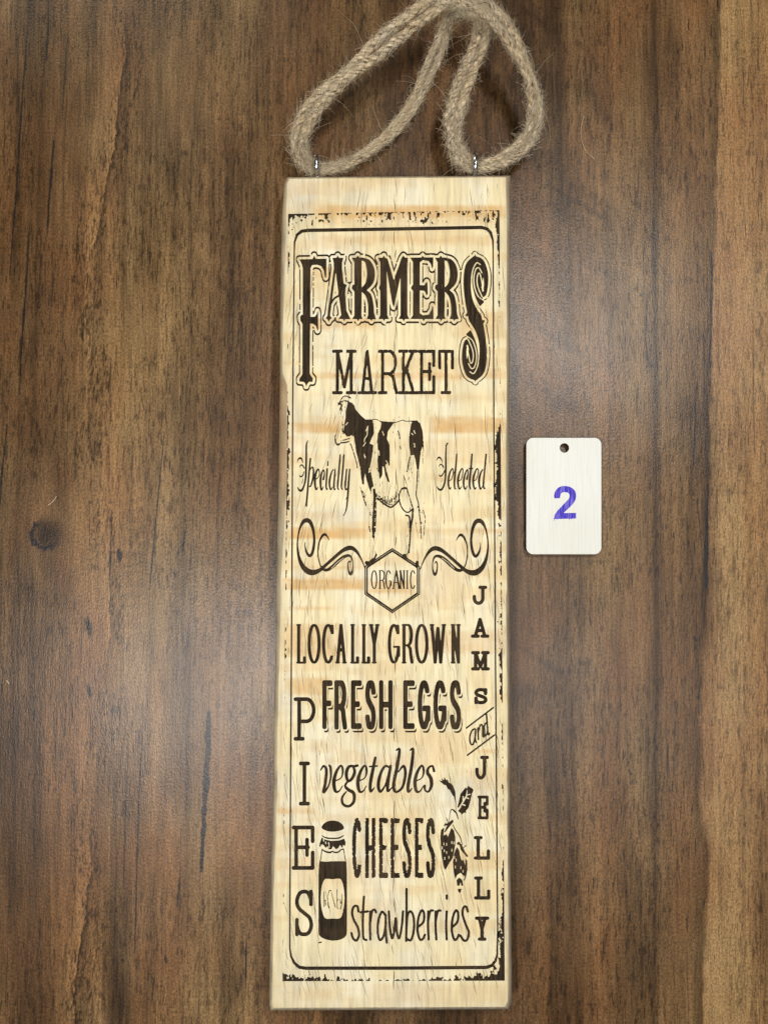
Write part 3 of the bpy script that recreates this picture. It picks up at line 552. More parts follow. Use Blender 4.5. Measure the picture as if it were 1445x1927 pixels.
# ---------------------------------------------------------------- the table top
def seg_dist(X, Y, pts):
    """distance to a polyline, and how far along it (0..1)"""
    best = np.full(X.shape, 1e9); along = np.zeros(X.shape)
    n = len(pts) - 1
    for k in range(n):
        a, b = pts[k], pts[k + 1]; dx, dy = b[0] - a[0], b[1] - a[1]
        t = np.clip(((X - a[0]) * dx + (Y - a[1]) * dy) / (dx * dx + dy * dy), 0, 1)
        d = np.hypot(X - a[0] - t * dx, Y - a[1] - t * dy); m = d < best
        best[m] = d[m]; along[m] = ((k + t) / n)[m]
    return best, along
def table_print(X, Y):
    """the wood pattern printed on the laminate, as colour at points given in measured units"""
    kx, ky = X - 90, Y - 1004
    knot = np.exp(-(kx / 48) ** 2 - (ky / 95) ** 2)
    x = X + 26 * (fbm(X / 260, Y / 700, 3, 3) - .5) - 26 * np.tanh(kx / 22) * knot + 0.012 * (Y - 900) * (X < 700) - .008 * (Y - 900) * (X > 900)
    wide = fbm(x / 75, Y / 900, 11, 3); mid = fbm(x / 21, Y / 480, 12, 3); fine = fbm(x / 5.2, Y / 170, 13, 3); hair = fbm(x / 2.6, Y / 46, 14, 2)
    blot = fbm(X / 110, Y / 160, 15, 4); blot2 = fbm(X / 40, Y / 55, 19, 3)
    joint = np.interp(Y, [0, 174, 291, 472, 545, 700, 840, 980, 1067, 1102, 1294, 1510, 1615, 1824, 1927], [1354, 1352, 1349, 1345, 1338, 1336, 1333, 1330, 1327, 1328, 1319, 1317, 1334, 1321, 1322])
    tone = np.interp(X + 10 * (mid - .5) + np.where(X > 1250, 1348 - joint + 8 * (fbm(X * 0 + 2, Y / 30, 32, 3) - .5), 0), [-900, -300, 0, 60, 130, 175, 205, 232, 262, 380, 470, 530, 700, 960, 1100, 1200, 1222, 1232, 1245, 1330, 1343, 1352, 1445, 1700, 2300],
                     [.9, 1.1, .88, .80, .82, 1.14, 1.30, 1.06, 1.08, 1.10, 1.04, .92, .78, .78, .88, .96, .88, .52, 1.02, .88, .66, 1.46, 1.42, .9, 1.1])
    val = tone * (1.06 + 1.15 * (wide - .5) + .62 * (mid - .5) + .45 * (fine - .5) + .42 * (hair - .5) + .50 * (blot - .5) + .30 * (blot2 - .5))
    red = np.clip(.5 + 1.9 * (fbm(x / 110, Y / 520, 16, 3) - .5) + .9 * (fbm(X / 60, Y / 90, 18, 3) - .5) + np.interp(X, [0, 140, 240, 900, 1060, 1330, 1352, 1445], [.38, .32, -.20, .18, .15, .05, -.28, -.25]), 0, 1)
    # jagged edge of the old saw cut on the left and the board joint on the right
    jag = np.interp(Y, [0, 101, 149, 209, 276, 314, 359, 430, 467, 540, 598, 654, 720, 823, 876, 984, 1085, 1200, 1300, 1450, 1562, 1636, 1674, 1730, 1793, 1853, 1927],
                    [237, 235, 228, 222, 215, 205, 198, 187, 174, 165, 161, 170, 168, 161, 176, 208, 207, 207, 196, 180, 168, 174, 164, 161, 148, 140, 140]) + 7 * (fbm(X * 0 + 1, Y / 9, 31, 3) - .5)
    d = X - jag
    wgt = np.interp(Y, [0, 60, 130, 300, 420, 520, 700, 900, 1000, 1100, 1210, 1300, 1560, 1640, 1700, 1930], [.25, .5, .9, 1, .7, .3, .45, .2, .4, .8, .6, .1, .3, 1, 1, .9])
    val *= 1 + wgt * (.42 * np.exp(-np.clip(-d, 0, 200) / 24) * (d < 0) - .58 * np.exp(-np.clip(d, 0, 200) / 5) * (d >= 0) - .16 * np.exp(-np.clip(d, 0, 300) / 40) * (d >= 0))
    chips = (fbm(X / 2.6, Y / 8, 33, 3) > .60) & (np.abs(d - 14 * np.sin(Y / 90)) < 26) & (lattice(X / 60, Y / 70, 34) > .45)
    val *= np.where(chips, .52, 1.0)
    tick = (fbm(X / 2.4, Y / 16, 36, 2) > .665) & (lattice(X / 120, Y / 200, 37) > .38)
    val *= np.where(tick, .62, 1.0)
    dj = X - joint
    val *= 1 - .30 * np.exp(-np.abs(dj + 1) / 3.0) * np.interp(Y, [0, 400, 480, 1110, 1300, 1927], [.35, .6, 1, 1, .3, .5])
    # cracks
    crack = np.zeros(X.shape)
    for pts, wd in (([(56, 0), (49, 105), (43, 179), (37, 269), (32, 359), (24, 448), (19, 523)], 1.1), ([(93, -20), (91, 67), (87, 116)], 1.2), ([(129, 60), (125, 105), (120, 179), (118, 224)], .9),
                    ([(102, 262), (98, 318), (93, 374), (90, 441)], 1.5), ([(56, 430), (52, 504), (47, 579), (41, 654), (37, 740)], 1.2), ([(79, 478), (73, 560)], .8), ([(101, 512), (97, 583)], .8), ([(14, 800), (4, 900), (0, 960)], 1.2),
                    ([(310, 812), (290, 1018), (282, 1111)], 1.0), ([(393, 1340), (392, 1371), (389, 1449), (387, 1490), (385, 1524), (379, 1640)], 4.2), ([(269, 1320), (268, 1400), (263, 1487), (258, 1636), (254, 1790)], 1.0),
                    ([(241, 1420), (238, 1510), (233, 1670)], .9), ([(1338, 478), (1339, 520), (1337, 600), (1335, 700), (1333, 725)], 1.6), ([(1331, 910), (1329, 1000), (1327, 1060), (1329, 1085), (1327, 1108)], 2.4), ([(1229, 380), (1228, 470), (1229, 552)], 1.2),
                    ([(1217, 570), (1214, 640), (1222, 700)], 1.2), ([(464, 1770), (462, 1860)], 1.3), ([(291, 1840), (286, 1880)], 1.0), ([(338, 1655), (334, 1705)], 1.0), ([(312, 1800), (314, 1812)], 2.2), ([(140, 1500), (141, 1440)], .9), ([(165, 1290), (170, 1310)], 3.0), ([(160, 1165), (168, 1190)], 2.4), ([(223, 1035), (226, 1055)], 4.2), ([(348, 1000), (344, 1040)], 1.4), ([(328, 1075), (330, 1085)], 1.6),
                    ([(209, 1020), (207, 1090)], 1.2), ([(165, 1160), (170, 1195)], 2.6), ([(1183, 1450), (1189, 1458)], 1.4), ([(1306, 1200), (1310, 1206)], 2.2), ([(1225, 500), (1229, 505)], 2), ([(1204, 555), (1207, 557)], 2.2), ([(1223, 690), (1224, 686)], 2.4), ([(1200, 720), (1197, 780)], 1.0), ([(1255, 1400), (1256, 1470)], .9), ([(1310, 725), (1306, 830), (1304, 880)], 1.1)):
        s, al = seg_dist(X, Y, pts)
        wv = 1.35 * wd * (.35 + .65 * np.sin(np.pi * np.clip(al, .03, .97)) ** .6) * (.55 + .9 * lattice(X / 9, Y / 14, 41))
        crack = np.maximum(crack, np.clip(wv + .7 - s, 0, 1) * np.clip(wd / 1.1, .75, 1))
    rl = random.Random(5)
    for k in range(210):
        lx, ly, ln = rl.uniform(-30, 1480), rl.uniform(-60, 1900), rl.uniform(40, 330) * rl.choice([.5, 1, 1]); wd = rl.choice([.45, .55, .7, .9]); dk = rl.uniform(.35, .85)
        if X.shape[0] < 3: break
        i_a, i_b = np.searchsorted(X[0], [lx - 24, lx + 24]); j_a, j_b = np.searchsorted(Y[:, 0], [ly, ly + ln])
        if i_b - i_a < 2 or j_b - j_a < 2: continue
        xs_, ys_ = X[j_a:j_b, i_a:i_b], Y[j_a:j_b, i_a:i_b]; tt = (ys_ - ly) / ln
        cxl = lx + (4 if lx > 700 else -7) * tt * ln / 300 + 2.5 * (lattice(tt * 3, tt * 0 + k, 55) - .5)
        g_ = np.clip(wd * np.sin(np.pi * np.clip(tt, .02, .98)) + .75 - np.abs(xs_ - cxl), 0, 1) * dk * np.clip(.2 + 1.2 * lattice(tt * ln / 14, tt * 0 + k, 56), 0, 1)
        crack[j_a:j_b, i_a:i_b] = np.maximum(crack[j_a:j_b, i_a:i_b], g_)
    kr = np.hypot(kx, ky * .92); ang = np.arctan2(-ky, kx)
    rim = np.clip(5.0 * (.35 + lattice(ang * 4, kr / 30, 43)) + .5 - np.abs(kr - 27 - 3 * np.sin(ang * 2 + 1)), 0, 1) * np.clip(np.cos(ang + 2.5) * 1.5 + .55, 0, 1)
    crack = np.maximum(crack, rim)
    val *= 1 - .60 * np.exp(-(kr / 27) ** 4); crack = np.maximum(crack, .8 * ((fbm(X / 4, Y / 4, 44, 3) > .62) & (kr < 19)))
    # slanting saw marks right of the board
    for (ax, ay), (bx, by), wd, dk in (((970, 8), (1056, 69), 7, .38), ((1082, 74), (1106, 100), 5, .35), ((1090, 140), (1160, 256), 13, .26), ((1015, 338), (1160, 426), 5, .40), ((962, 429), (1136, 534), 5, -.16), ((990, 598), (1125, 690), 8, .36), ((955, 690), (1090, 784), 16, .30), ((958, 735), (1092, 800), 5, -.18),
                                   ((958, 1205), (1072, 1282), 7, .30), ((955, 890), (1000, 915), 9, .25), ((955, 1040), (985, 1060), 12, .22), ((955, 560), (1090, 640), 9, .20), ((960, 250), (1100, 330), 12, .14), ((955, 480), (1060, 545), 8, .14), ((955, 1290), (1010, 1330), 22, .22), ((940, 120), (1060, 190), 8, .16)):
        s, al = seg_dist(X, Y, [(ax, ay), (bx, by)])
        q = np.exp(-(s / wd) ** 2) * np.clip(np.sin(np.pi * np.clip(al, .02, .98)) * 1.6, 0, 1) * (.25 + 1.1 * fbm(X / 5, Y / 11, 47, 3))
        val *= 1 - dk * np.clip(q, 0, 1.2)
    hatch = np.sin((Y - X * .62 + 9 * fbm(X / 50, Y / 50, 49, 2)) / 9.5) * np.exp(-((X - 1080) / 120) ** 2) * np.exp(-((Y - 450) / 330) ** 2)
    val *= 1 + .05 * hatch
    rungs = np.exp(-((X - 255) / 26) ** 2) * np.exp(-((Y - 1040) / 150) ** 2) * np.sin(Y / 3.1 + 4 * lattice(X / 30, Y / 30, 50))
    val *= 1 + .10 * rungs
    dark = np.array([.036, .018, .006]); tan = np.array([.288, .178, .075]); rd = np.array([.232, .114, .043])
    v = np.clip((val - .42) / 1.15, 0, 1.25)[..., None]
    top = tan * (1 - red[..., None]) + rd * red[..., None]
    c = dark * (1 - v) + top * v
    c = c * (1 - crack[..., None] * .93) + np.array([.010, .009, .010]) * crack[..., None]
    return np.clip(c, .004, 1)
def spread(lo, hi, s, far_lo, far_hi, n):
    a = np.arange(lo, hi + s, s); g = np.linspace(0, 1, n + 1)[1:] ** 1.6
    return np.concatenate([(lo - g * (lo - far_lo))[::-1], a, a[-1] + g * (far_hi - a[-1])])
gx = spread(-40, 1490, 1.6, -1900, 3400, 110); gy = spread(-40, 1970, 5.0, -1900, 3900, 80)
X, Y = np.meshgrid(gx, gy)
V = at_np(X, Y, 0.0).reshape(-1, 3); nx, ny = len(gx), len(gy)
J, I = np.meshgrid(np.arange(ny - 1), np.arange(nx - 1), indexing='ij'); q = (J * nx + I).ravel()
me = mesh_np('table_top', V, [np.stack([q + nx, q + nx + 1, q + 1, q], 1)])
paint(me, table_print(X, Y).reshape(-1, 3))
M = Mat('wood_laminate', 0.4, 0.42)
fine = M.noise((1350, 150, 1), 4, rough=.66); tooth = M.noise((1700, 1150, 1), 3, rough=.6); pores = M.noise((1200, 105, 1), 2, rot=0.012); where = M.noise((16, 9, 1), 3); broad = M.noise((420, 16, 1), 3)
c = M.mix(0.6, M.attr(), M.ramp(fine, [(.36, .60), (.52, 1.0), (.68, 1.16)]), 'MULTIPLY'); c = M.mix(1.0, c, M.ramp(tooth, [(.36, .62), (.60, 1.18)]), 'MULTIPLY'); c = M.mix(0.4, c, M.ramp(broad, [(.35, .62), (.6, 1.08)]), 'MULTIPLY')
pf = M.math('MULTIPLY', M.ramp(pores, [(.66, 0.0), (.69, .9)]), M.ramp(where, [(.42, .25), (.58, 1.0)]))
c = M.mix(pf, c, (.020, .013, .008))
hgt = M.mix(0.5, tooth, fine); gloss = M.ramp(M.noise((30, 12, 1), 3), [(.3, .29), (.7, .39)])
table = link('table_top', me, [M.done(c, hgt, 0.8, 0.00022, gloss)])
tag(table, 'brown wood grain laminate table top with dark cracks', 'table top', kind='structure')

# ---------------------------------------------------------------- the wooden sign
build_art()
T = THICK
yl = [333, 340, 347, 407, 500, 621, 696, 831, 940, 1090, 1241, 1391, 1490, 1667, 1870, 1890, 1901]
OL = lambda y: np.interp(y, yl, [541, 536.5, 534.6, 531, 528.6, 527, 527, 525.6, 524, 520, 518.6, 514.7, 514.5, 510, 507, 507.2, 509.5])
OR = lambda y: np.interp(y, [330, 700, 900, 1130, 1300, 1560, 1680, 1850, 1886, 1894, 1900], [960, 959, 957, 958, 959.8, 960, 961.4, 962.8, 962.8, 961.5, 957])
IL = lambda y: OL(y) + np.interp(y, [333, 360, 430, 520, 690, 708, 716, 790, 880, 935, 1000, 1090, 1240, 1400, 1600, 1901], [4, 6.5, 7.5, 7, 5, 5.5, 13, 13.5, 14, 14, 12, 9, 8, 7.5, 6.5, 5])
IR = lambda y: OR(y) - np.interp(y, [330, 600, 900, 1110, 1125, 1300, 1600, 1900], [7.5, 6.5, 5.5, 5, 7, 5.5, 6, 7])
rng = np.random.default_rng(4)
def outline(left, right, y0, y1, x_in):
    ys = np.linspace(0, 1, 150); xs = np.linspace(0, 1, 60)[1:-1]
    Lp = [(float(left(333 + t * 1567)), y0(0) + t * (y1(0) - y0(0))) for t in ys]
    Rp = [(float(right(331 + t * 1568)), y0(1) + t * (y1(1) - y0(1))) for t in ys]
    bot = [(Lp[-1][0] + t * (Rp[-1][0] - Lp[-1][0]), y1(t)) for t in xs]
    top = [(Rp[0][0] + t * (Lp[0][0] - Rp[0][0]), y0(1 - t)) for t in xs]
    return np.array(Lp + bot + Rp[::-1] + top)
outer = outline(OL, OR, lambda t: 333.5 - 3 * t, lambda t: 1901.5 - 2 * t, 0)
inner = outline(IL, IR, lambda t: 336.5 - 3 * t, lambda t: 1896.5 - 2 * t, 1)
k = np.arange(len(outer)); wob = (lattice(k / 3.0, k * 0 + .5, 61) - .5)[:, None]
inner = inner + wob * 2.0
mid_ = outer * .45 + inner * .55
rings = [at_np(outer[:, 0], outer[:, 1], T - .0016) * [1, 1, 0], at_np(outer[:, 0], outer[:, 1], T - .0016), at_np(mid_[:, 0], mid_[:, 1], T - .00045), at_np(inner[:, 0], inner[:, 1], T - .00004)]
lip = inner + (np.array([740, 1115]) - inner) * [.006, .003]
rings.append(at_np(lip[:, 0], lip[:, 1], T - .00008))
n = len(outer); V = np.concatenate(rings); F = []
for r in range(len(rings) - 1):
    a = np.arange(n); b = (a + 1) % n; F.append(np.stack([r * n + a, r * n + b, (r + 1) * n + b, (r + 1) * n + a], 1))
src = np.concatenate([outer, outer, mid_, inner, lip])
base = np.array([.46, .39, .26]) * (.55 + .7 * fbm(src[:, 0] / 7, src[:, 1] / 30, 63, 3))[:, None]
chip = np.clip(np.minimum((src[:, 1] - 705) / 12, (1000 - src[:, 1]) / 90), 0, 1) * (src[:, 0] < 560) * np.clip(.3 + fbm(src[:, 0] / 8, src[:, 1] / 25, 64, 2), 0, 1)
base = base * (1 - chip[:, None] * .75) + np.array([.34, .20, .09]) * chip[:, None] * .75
base[(src[:, 0] > 800)] *= [.80, .78, .80]  # right-hand edges darkened: shade away from the left light, painted into the colour
# face: everything inside the bevel that is not burnt away
i0, j0 = int(500 / STEP), int(326 / STEP); NX, NY = int(972 / STEP) - i0, int(1910 / STEP) - j0
class Win(Layer):
    def __init__(s): s.i0, s.j0, s.nx, s.ny, s.far = i0, j0, NX, NY, 4.0; s.x = (i0 + np.arange(NX)) * STEP; s.y = (j0 + np.arange(NY)) * STEP
big = Win()
U = np.full((NY, NX), -4.0, np.float32)
for nm, lb, L in PIECES:
    a, b = L.i0 - i0, L.j0 - j0
    x0, y0, x1, y1 = max(0, a), max(0, b), min(NX, a + L.nx), min(NY, b + L.ny)
    U[y0:y1, x0:x1] = np.maximum(U[y0:y1, x0:x1], L.f[y0 - b:y1 - b, x0 - a:x1 - a])
yy = big.y[:, None]; xx = big.x[None, :]
xl = np.interp(big.y, inner[:150, 1], inner[:150, 0])[:, None]; xr = np.interp(big.y, inner[208:358, 1][::-1], inner[208:358, 0][::-1])[:, None]
edge_f = np.minimum(np.minimum(xx - xl, xr - xx), np.minimum(yy - (336.5 - 3 * (xx - 540) / 420), (1896.5 - 2 * (xx - 510) / 450) - yy))
cx, cy, polys, segs = contour(np.minimum(edge_f, -U).astype(np.float32), block=8)
px, py = (cx + i0) * STEP, (cy + j0) * STEP
Vf = at_np(px, py, T)
def face_print(X, Y):
    n1 = fbm(X / 30, Y / 7, 71, 3); n2 = fbm(X / 70, Y / 16, 72, 3); n3 = fbm(X / 12, Y / 5, 73, 3)
    s = np.clip((fbm(X / 120, Y / 22, 74, 3) - .50) * 2.0, 0, .34)
    for x0, x1, y0, y1, k in ((585, 960, 386, 412, .85), (575, 940, 404, 424, .4), (600, 940, 440, 462, .55), (580, 640, 500, 526, .7), (640, 740, 480, 530, .35), (560, 720, 596, 622, .6), (850, 960, 585, 640, .55), (600, 645, 646, 656, .5), (550, 900, 700, 714, .75), (900, 960, 690, 715, .6), (800, 900, 740, 752, .4), (540, 650, 792, 816, .95), (800, 960, 784, 816, .9), (690, 800, 795, 805, .2), (800, 960, 892, 908, .5), (535, 700, 990, 1016, .95), (560, 690, 1003, 1014, .5), (740, 960, 992, 1006, .55), (530, 700, 1062, 1072, .6), (525, 700, 1086, 1112, .95), (680, 790, 1092, 1118, .7), (540, 640, 1138, 1150, .6), (525, 660, 1172, 1238, .6), (650, 760, 1176, 1232, .35), (780, 960, 1186, 1232, .5), (540, 625, 1272, 1312, .75), (560, 605, 1278, 1298, .9), (520, 600, 1318, 1326, .4), (870, 930, 1252, 1300, .3), (892, 940, 1408, 1420, .9), (510, 600, 1520, 1532, .9), (505, 580, 1555, 1564, .5), (500, 600, 1612, 1640, .5), (620, 700, 1630, 1660, .3), (850, 960, 1600, 1640, .45), (820, 960, 1655, 1720, .25), (500, 560, 1660, 1672, .4), (620, 760, 1690, 1760, .25), (690, 960, 1850, 1890, .3), (560, 960, 1900, 1920, .2)):
        w1 = 10 + 26 * n1
        b = np.clip((X - x0) / w1 + n2 - .4, 0, 1) * np.clip((x1 - X) / w1 + n2 - .4, 0, 1) * np.clip((Y - y0 + 5 * (n3 - .5)) / 4, 0, 1) * np.clip((y1 - Y + 5 * (n3 - .5)) / 4, 0, 1)
        s = np.maximum(s, b * k * (.50 + .85 * n1))
    s = np.clip(s, 0, 1)[..., None]
    cream = np.array([.80, .69, .42]); pale = np.array([.80, .74, .54]); amber = np.array([.66, .42, .17]); grey = np.array([.52, .50, .44])
    g = np.clip((fbm(X / 60, Y / 60, 77, 3) - .42) * 2.6, 0, 1)[..., None]
    c = cream * (1 - g) + pale * g
    gr = 0
    for x0, y0, rx, ry, k in ((565, 375, 32, 40, .75), (665, 365, 26, 20, .5), (620, 970, 70, 16, .55), (560, 1850, 60, 60, .45), (535, 470, 14, 90, .5), (720, 1340, 60, 60, .35), (880, 1480, 40, 30, .45), (540, 1500, 20, 40, .25), (640, 870, 60, 40, .2), (760, 1880, 200, 22, .2), (550, 760, 20, 70, .3)):
        gr = np.maximum(gr, k * np.exp(-((X - x0) / rx) ** 2 - ((Y - y0) / ry) ** 2) * (.5 + fbm(X / 14, Y / 14, 78, 3)))
    gr = np.clip(gr * .75, 0, .8)[..., None]
    c = c * (1 - gr) + grey * gr
    c = c * (1 - s) + amber * s
    rim = np.exp(-np.minimum(np.abs(X - IL(Y)), np.abs(IR(Y) - X)) / 9) * .30 + np.exp(-np.minimum(np.abs(Y - 335), np.abs(1897 - Y)) / 10) * .22
    rim = np.clip(rim * (.5 + n2), 0, .5)[..., None]
    c = c * (1 - rim) + np.array([.52, .36, .17]) * rim
    return .95 * c * (.80 + .36 * fbm(X / 5, Y / 60, 79, 3))[..., None]
off = len(V)
allV = np.concatenate([V, Vf]); allC = np.concatenate([np.clip(base, .02, 1), face_print(px, py)])
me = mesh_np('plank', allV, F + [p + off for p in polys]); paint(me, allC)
sign = empty('wooden_sign', at(740, 1115, 0.0)); tag(sign, 'tall pale plank sign burnt with FARMERS MARKET, cow and produce lettering', 'sign')
def under(o, p=sign):
    o.parent = p; o.matrix_parent_inverse = p.matrix_world.inverted() if p.matrix_world.translation.length else o.matrix_parent_inverse
    return o
M = Mat('pale_pine', 0.62, 0.25)
g1 = M.noise((1150, 75, 1), 4, rot=-.03); g2 = M.noise((2400, 2400, 1), 2); g3 = M.noise((900, 40, 1), 2, rot=.05)
c = M.mix(.7, M.attr(), M.ramp(g1, [(.3, .72), (.55, 1.0)]), 'MULTIPLY'); c = M.mix(.5, c, M.ramp(g2, [(.25, .78), (.6, 1.0)]), 'MULTIPLY')
c = M.mix(M.ramp(g3, [(.66, 0.0), (.76, .35)]), c, (.30, .20, .09))
PINE = M.done(c, M.mix(.5, g1, g2), .35, .00015)
M = Mat('burnt_wood', 0.8, 0.12)
b1 = M.noise((1300, 70, 1), 3, rot=-.03); b2 = M.noise((120, 2600, 1), 2); b3 = M.noise((60, 60, 1), 3)
c = M.mix(M.ramp(b1, [(.3, 0.0), (.7, 1.0)]), (.014, .009, .005), (.046, .031, .016)); c = M.mix(M.ramp(b3, [(.50, 0.0), (.72, .5)]), c, (.10, .068, .034)); c = M.mix(.5, c, M.ramp(b2, [(.3, .6), (.7, 1.0)]), 'MULTIPLY')
BURNT = M.done(c, b2, .3, .00012)
bpy.context.view_layer.update()
def attach(o, root):
    o.parent = root; loc = root.location
    o.data.vertices.foreach_get('co', buf := np.empty(len(o.data.vertices) * 3, np.float32))
    buf = (buf.reshape(-1, 3) - np.array(loc, np.float32)).ravel(); o.data.vertices.foreach_set('co', buf); o.data.update()
    return o
plank = attach(link('plank', me, [PINE]), sign)
DEPTH = .00030
for nm, lb, L in PIECES:
    f = L.f.copy()
    a, b = i0 - L.i0, j0 - L.j0   # keep inside the plank
    ef = np.full_like(f, -4.0)
    x0, y0, x1, y1 = max(0, a), max(0, b), min(L.nx, a + NX), min(L.ny, b + NY)
    ef[y0:y1, x0:x1] = edge_f[y0 - b:y1 - b, x0 - a:x1 - a]
    cx, cy, polys, segs = contour(np.minimum(f, ef))
    top = at_np((cx + L.i0) * STEP, (cy + L.j0) * STEP, T); flo = top.copy(); flo[:, 2] -= DEPTH
    nv = len(top)
    walls = np.stack([segs[:, 0], segs[:, 1], segs[:, 1] + nv, segs[:, 0] + nv], 1)
    me = mesh_np(nm, np.concatenate([flo, top]), polys + [walls])
    o = attach(link(nm, me, [BURNT]), sign); tag(o, lb)
# hairline drying cracks in the face
rnd = random.Random(8); Vc = []; Fc = []
def hairline(x, y, ln, lean, w_):
    n_ = max(3, int(ln / 7)); dx = 0; ph = rnd.random() * 6
    pts = []
    for k in range(n_ + 1):
        t = k / n_; pts.append((x + lean * ln * (t - .5) + 1.1 * math.sin(ph + t * 4) , y + ln * (t - .5), w_ * (.15 + math.sin(math.pi * t) ** .7)))
    s0 = len(Vc)
    for a, b, r in pts:
        Vc.append(at(a - r / 2, b, T + .000015)); Vc.append(at(a + r / 2, b, T + .000015))
    for k in range(n_): Fc.append((s0 + 2 * k, s0 + 2 * k + 2, s0 + 2 * k + 3, s0 + 2 * k + 1))
def lean_at(x, y):
    l = np.interp(y, [330, 500, 640, 760, 960, 1050, 1250, 1500, 1900], [.10, -.05, -.22, -.26, -.30, -.12, .06, .12, .26])
    r = np.interp(y, [330, 600, 900, 1200, 1500, 1900], [.10, .02, .05, .10, .20, .24])
    return float(np.interp(x, [540, 700, 760, 940], [l, l, r, r])) if y > 450 else float(np.interp(x, [540, 640, 700, 780, 940], [.12, .02, -.18, .05, .12]))
cnt = 0
while cnt < 1150:
    x = rnd.uniform(535, 952); y = rnd.uniform(340, 1890)
    dens = float(lattice(np.array(x / 22.0), np.array(y / 130.0), 81))
    if rnd.random() > max(0, dens - .22) * 1.5: continue
    ln = rnd.uniform(12, 46) * (1.5 if rnd.random() < .2 else 1)
    if y + ln / 2 > 1893 or y - ln / 2 < 339: continue
    if x + abs(lean_at(x, y)) * ln > 951 or x - abs(lean_at(x, y)) * ln < float(IL(y)) + 2: continue
    hairline(x, y, ln, lean_at(x, y) + rnd.uniform(-.04, .04), rnd.choice([.4, .5, .6, .7, .95]) * .8); cnt += 1
for k in range(34): hairline(745 - (k % 3) * 1.2 + rnd.uniform(-1.5, 1.5) - (k * 46 > 1300) * 4, 350 + k * 45 + rnd.uniform(-8, 8), rnd.uniform(18, 48), rnd.uniform(-.05, .05), rnd.uniform(.8, 1.6))
me = bpy.data.meshes.new('hairline_cracks'); me.from_pydata(Vc, [], Fc)
M = Mat('crack_shadow', .9, 0.1); c = M.mix(M.noise((400, 60, 1), 2), (.05, .032, .016), (.22, .14, .065))
hc = attach(link('hairline_cracks', me, [M.done(c)]), sign); hc.parent = plank; tag(hc, 'fine drying cracks along the grain of the plank', kind='stuff')

# ---------------------------------------------------------------- screw eyes in the top end
M = Mat('zinc_steel', .22, .5); M.b.inputs['Metallic'].default_value = 1.0
STEEL = M.done((.74, .76, .79), M.noise((900, 900, 900), 2), .08, .0001)
def tube_ring(path, rad, sides=12, closed=False, up=(1, 0, 0)):
    P = np.array(path, float); n_ = len(P)
    tan = np.roll(P, -1, 0) - np.roll(P, 1, 0) if closed else np.gradient(P, axis=0)
    tan /= np.linalg.norm(tan, axis=1)[:, None]; u = np.tile(np.array(up, float), (n_, 1)); u -= (u * tan).sum(1)[:, None] * tan; u /= np.linalg.norm(u, axis=1)[:, None]
    v = np.cross(tan, u); a = np.linspace(0, 2 * np.pi, sides, endpoint=False)
    R = (np.zeros(n_) + rad)[:, None, None]
    V_ = P[:, None] + R * (np.cos(a)[None, :, None] * u[:, None] + np.sin(a)[None, :, None] * v[:, None])
    J_, I_ = np.meshgrid(np.arange(n_ if closed else n_ - 1), np.arange(sides), indexing='ij')
    F_ = np.stack([J_ * sides + I_, J_ * sides + (I_ + 1) % sides, ((J_ + 1) % n_) * sides + (I_ + 1) % sides, ((J_ + 1) % n_) * sides + I_], -1).reshape(-1, 4)
    return V_.reshape(-1, 3), F_
EYE_Z = .0082
for pxe, lab in ((597, 'zinc screw eye holding the longer rope loop'), (892.5, 'zinc screw eye holding the rounder rope loop')):
    tip = at(pxe, 296.5, EYE_Z); y_end = at(pxe, 333, EYE_Z)[1]
    R0 = .0031; cyy = tip[1] - R0
    a = np.linspace(-math.pi / 2 + .15, 1.5 * math.pi - .15, 40)
    ringp = [(tip[0], cyy + R0 * math.sin(t), EYE_Z + R0 * math.cos(t)) for t in a]
    shank = [(tip[0], cyy - R0 - .0002 - k * .0012, EYE_Z - .0001) for k in range(8)]
    V1, F1 = tube_ring(ringp, .00098, 14); V2, F2 = tube_ring(shank, .00085, 12)
    o = attach(link('screw_eye', mesh_np('screw_eye', V1, [F1]), [STEEL], smooth=True), sign); tag(o, lab)
    sh = attach(link('shank', mesh_np('shank', V2, [F2]), [STEEL], smooth=True), sign); sh.parent = o

# ---------------------------------------------------------------- jute rope: a doubled cord tied into two loops
Z = .001
ROPE = [  # px, py, height mm, half gap between the cords, cord radius (measured units)
 (597, 317, 8.2, 4.0, 7.0), (577, 308, 9, 7, 9.5), (563, 279, 12, 9.5, 12), (570, 238, 16, 10.5, 12.5), (597, 194, 19, 11, 12.5), (643, 150, 22, 11.5, 12), (694, 106, 24, 11.5, 12), (748, 60, 26, 11, 12),
 (806, 16, 27, 10, 11.5), (845, -8, 27, 9, 11), (885, 2, 26, 8.5, 11), (915, 18, 25, 8.5, 10.5), (945, 49, 23, 8.5, 10), (968, 86, 21, 8.5, 10), (990, 134, 19, 8, 9.8), (1003, 180, 17, 7.5, 9.8), (1007, 220, 15, 7, 10), (998, 254, 13, 7, 10.5), (972, 285, 10.5, 7, 10.5), (934, 307, 9, 6, 10),
 (892.5, 315, 8.2, 4, 7.0), (872, 303, 9.5, 7, 10), (857, 278, 11, 8, 12), (852, 240, 13, 8.5, 12.5), (857, 203, 15, 9, 12.5), (870, 161, 16, 9, 12), (888, 116, 16.5, 8.5, 11.5), (905, 70, 17, 8, 11), (905, 38, 16, 7.5, 10), (880, 20, 15, 7, 10), (851, 28, 15, 7, 10), (836, 58, 14, 7.5, 9.5), (820, 104, 11, 8, 7.5), (800, 148, 8.5, 7, 7.5), (779, 194, 7, 6, 7.5), (752, 232, 6, 5, 8), (717, 267, 6, 4.5, 8.5), (670, 300, 6.5, 4.5, 9), (630, 315, 7.5, 4.5, 8)]
ctrl = [at(a, b, h * .001) + (g * 1.08 * UNIT, r * .76 * UNIT) for a, b, h, g, r in ROPE]
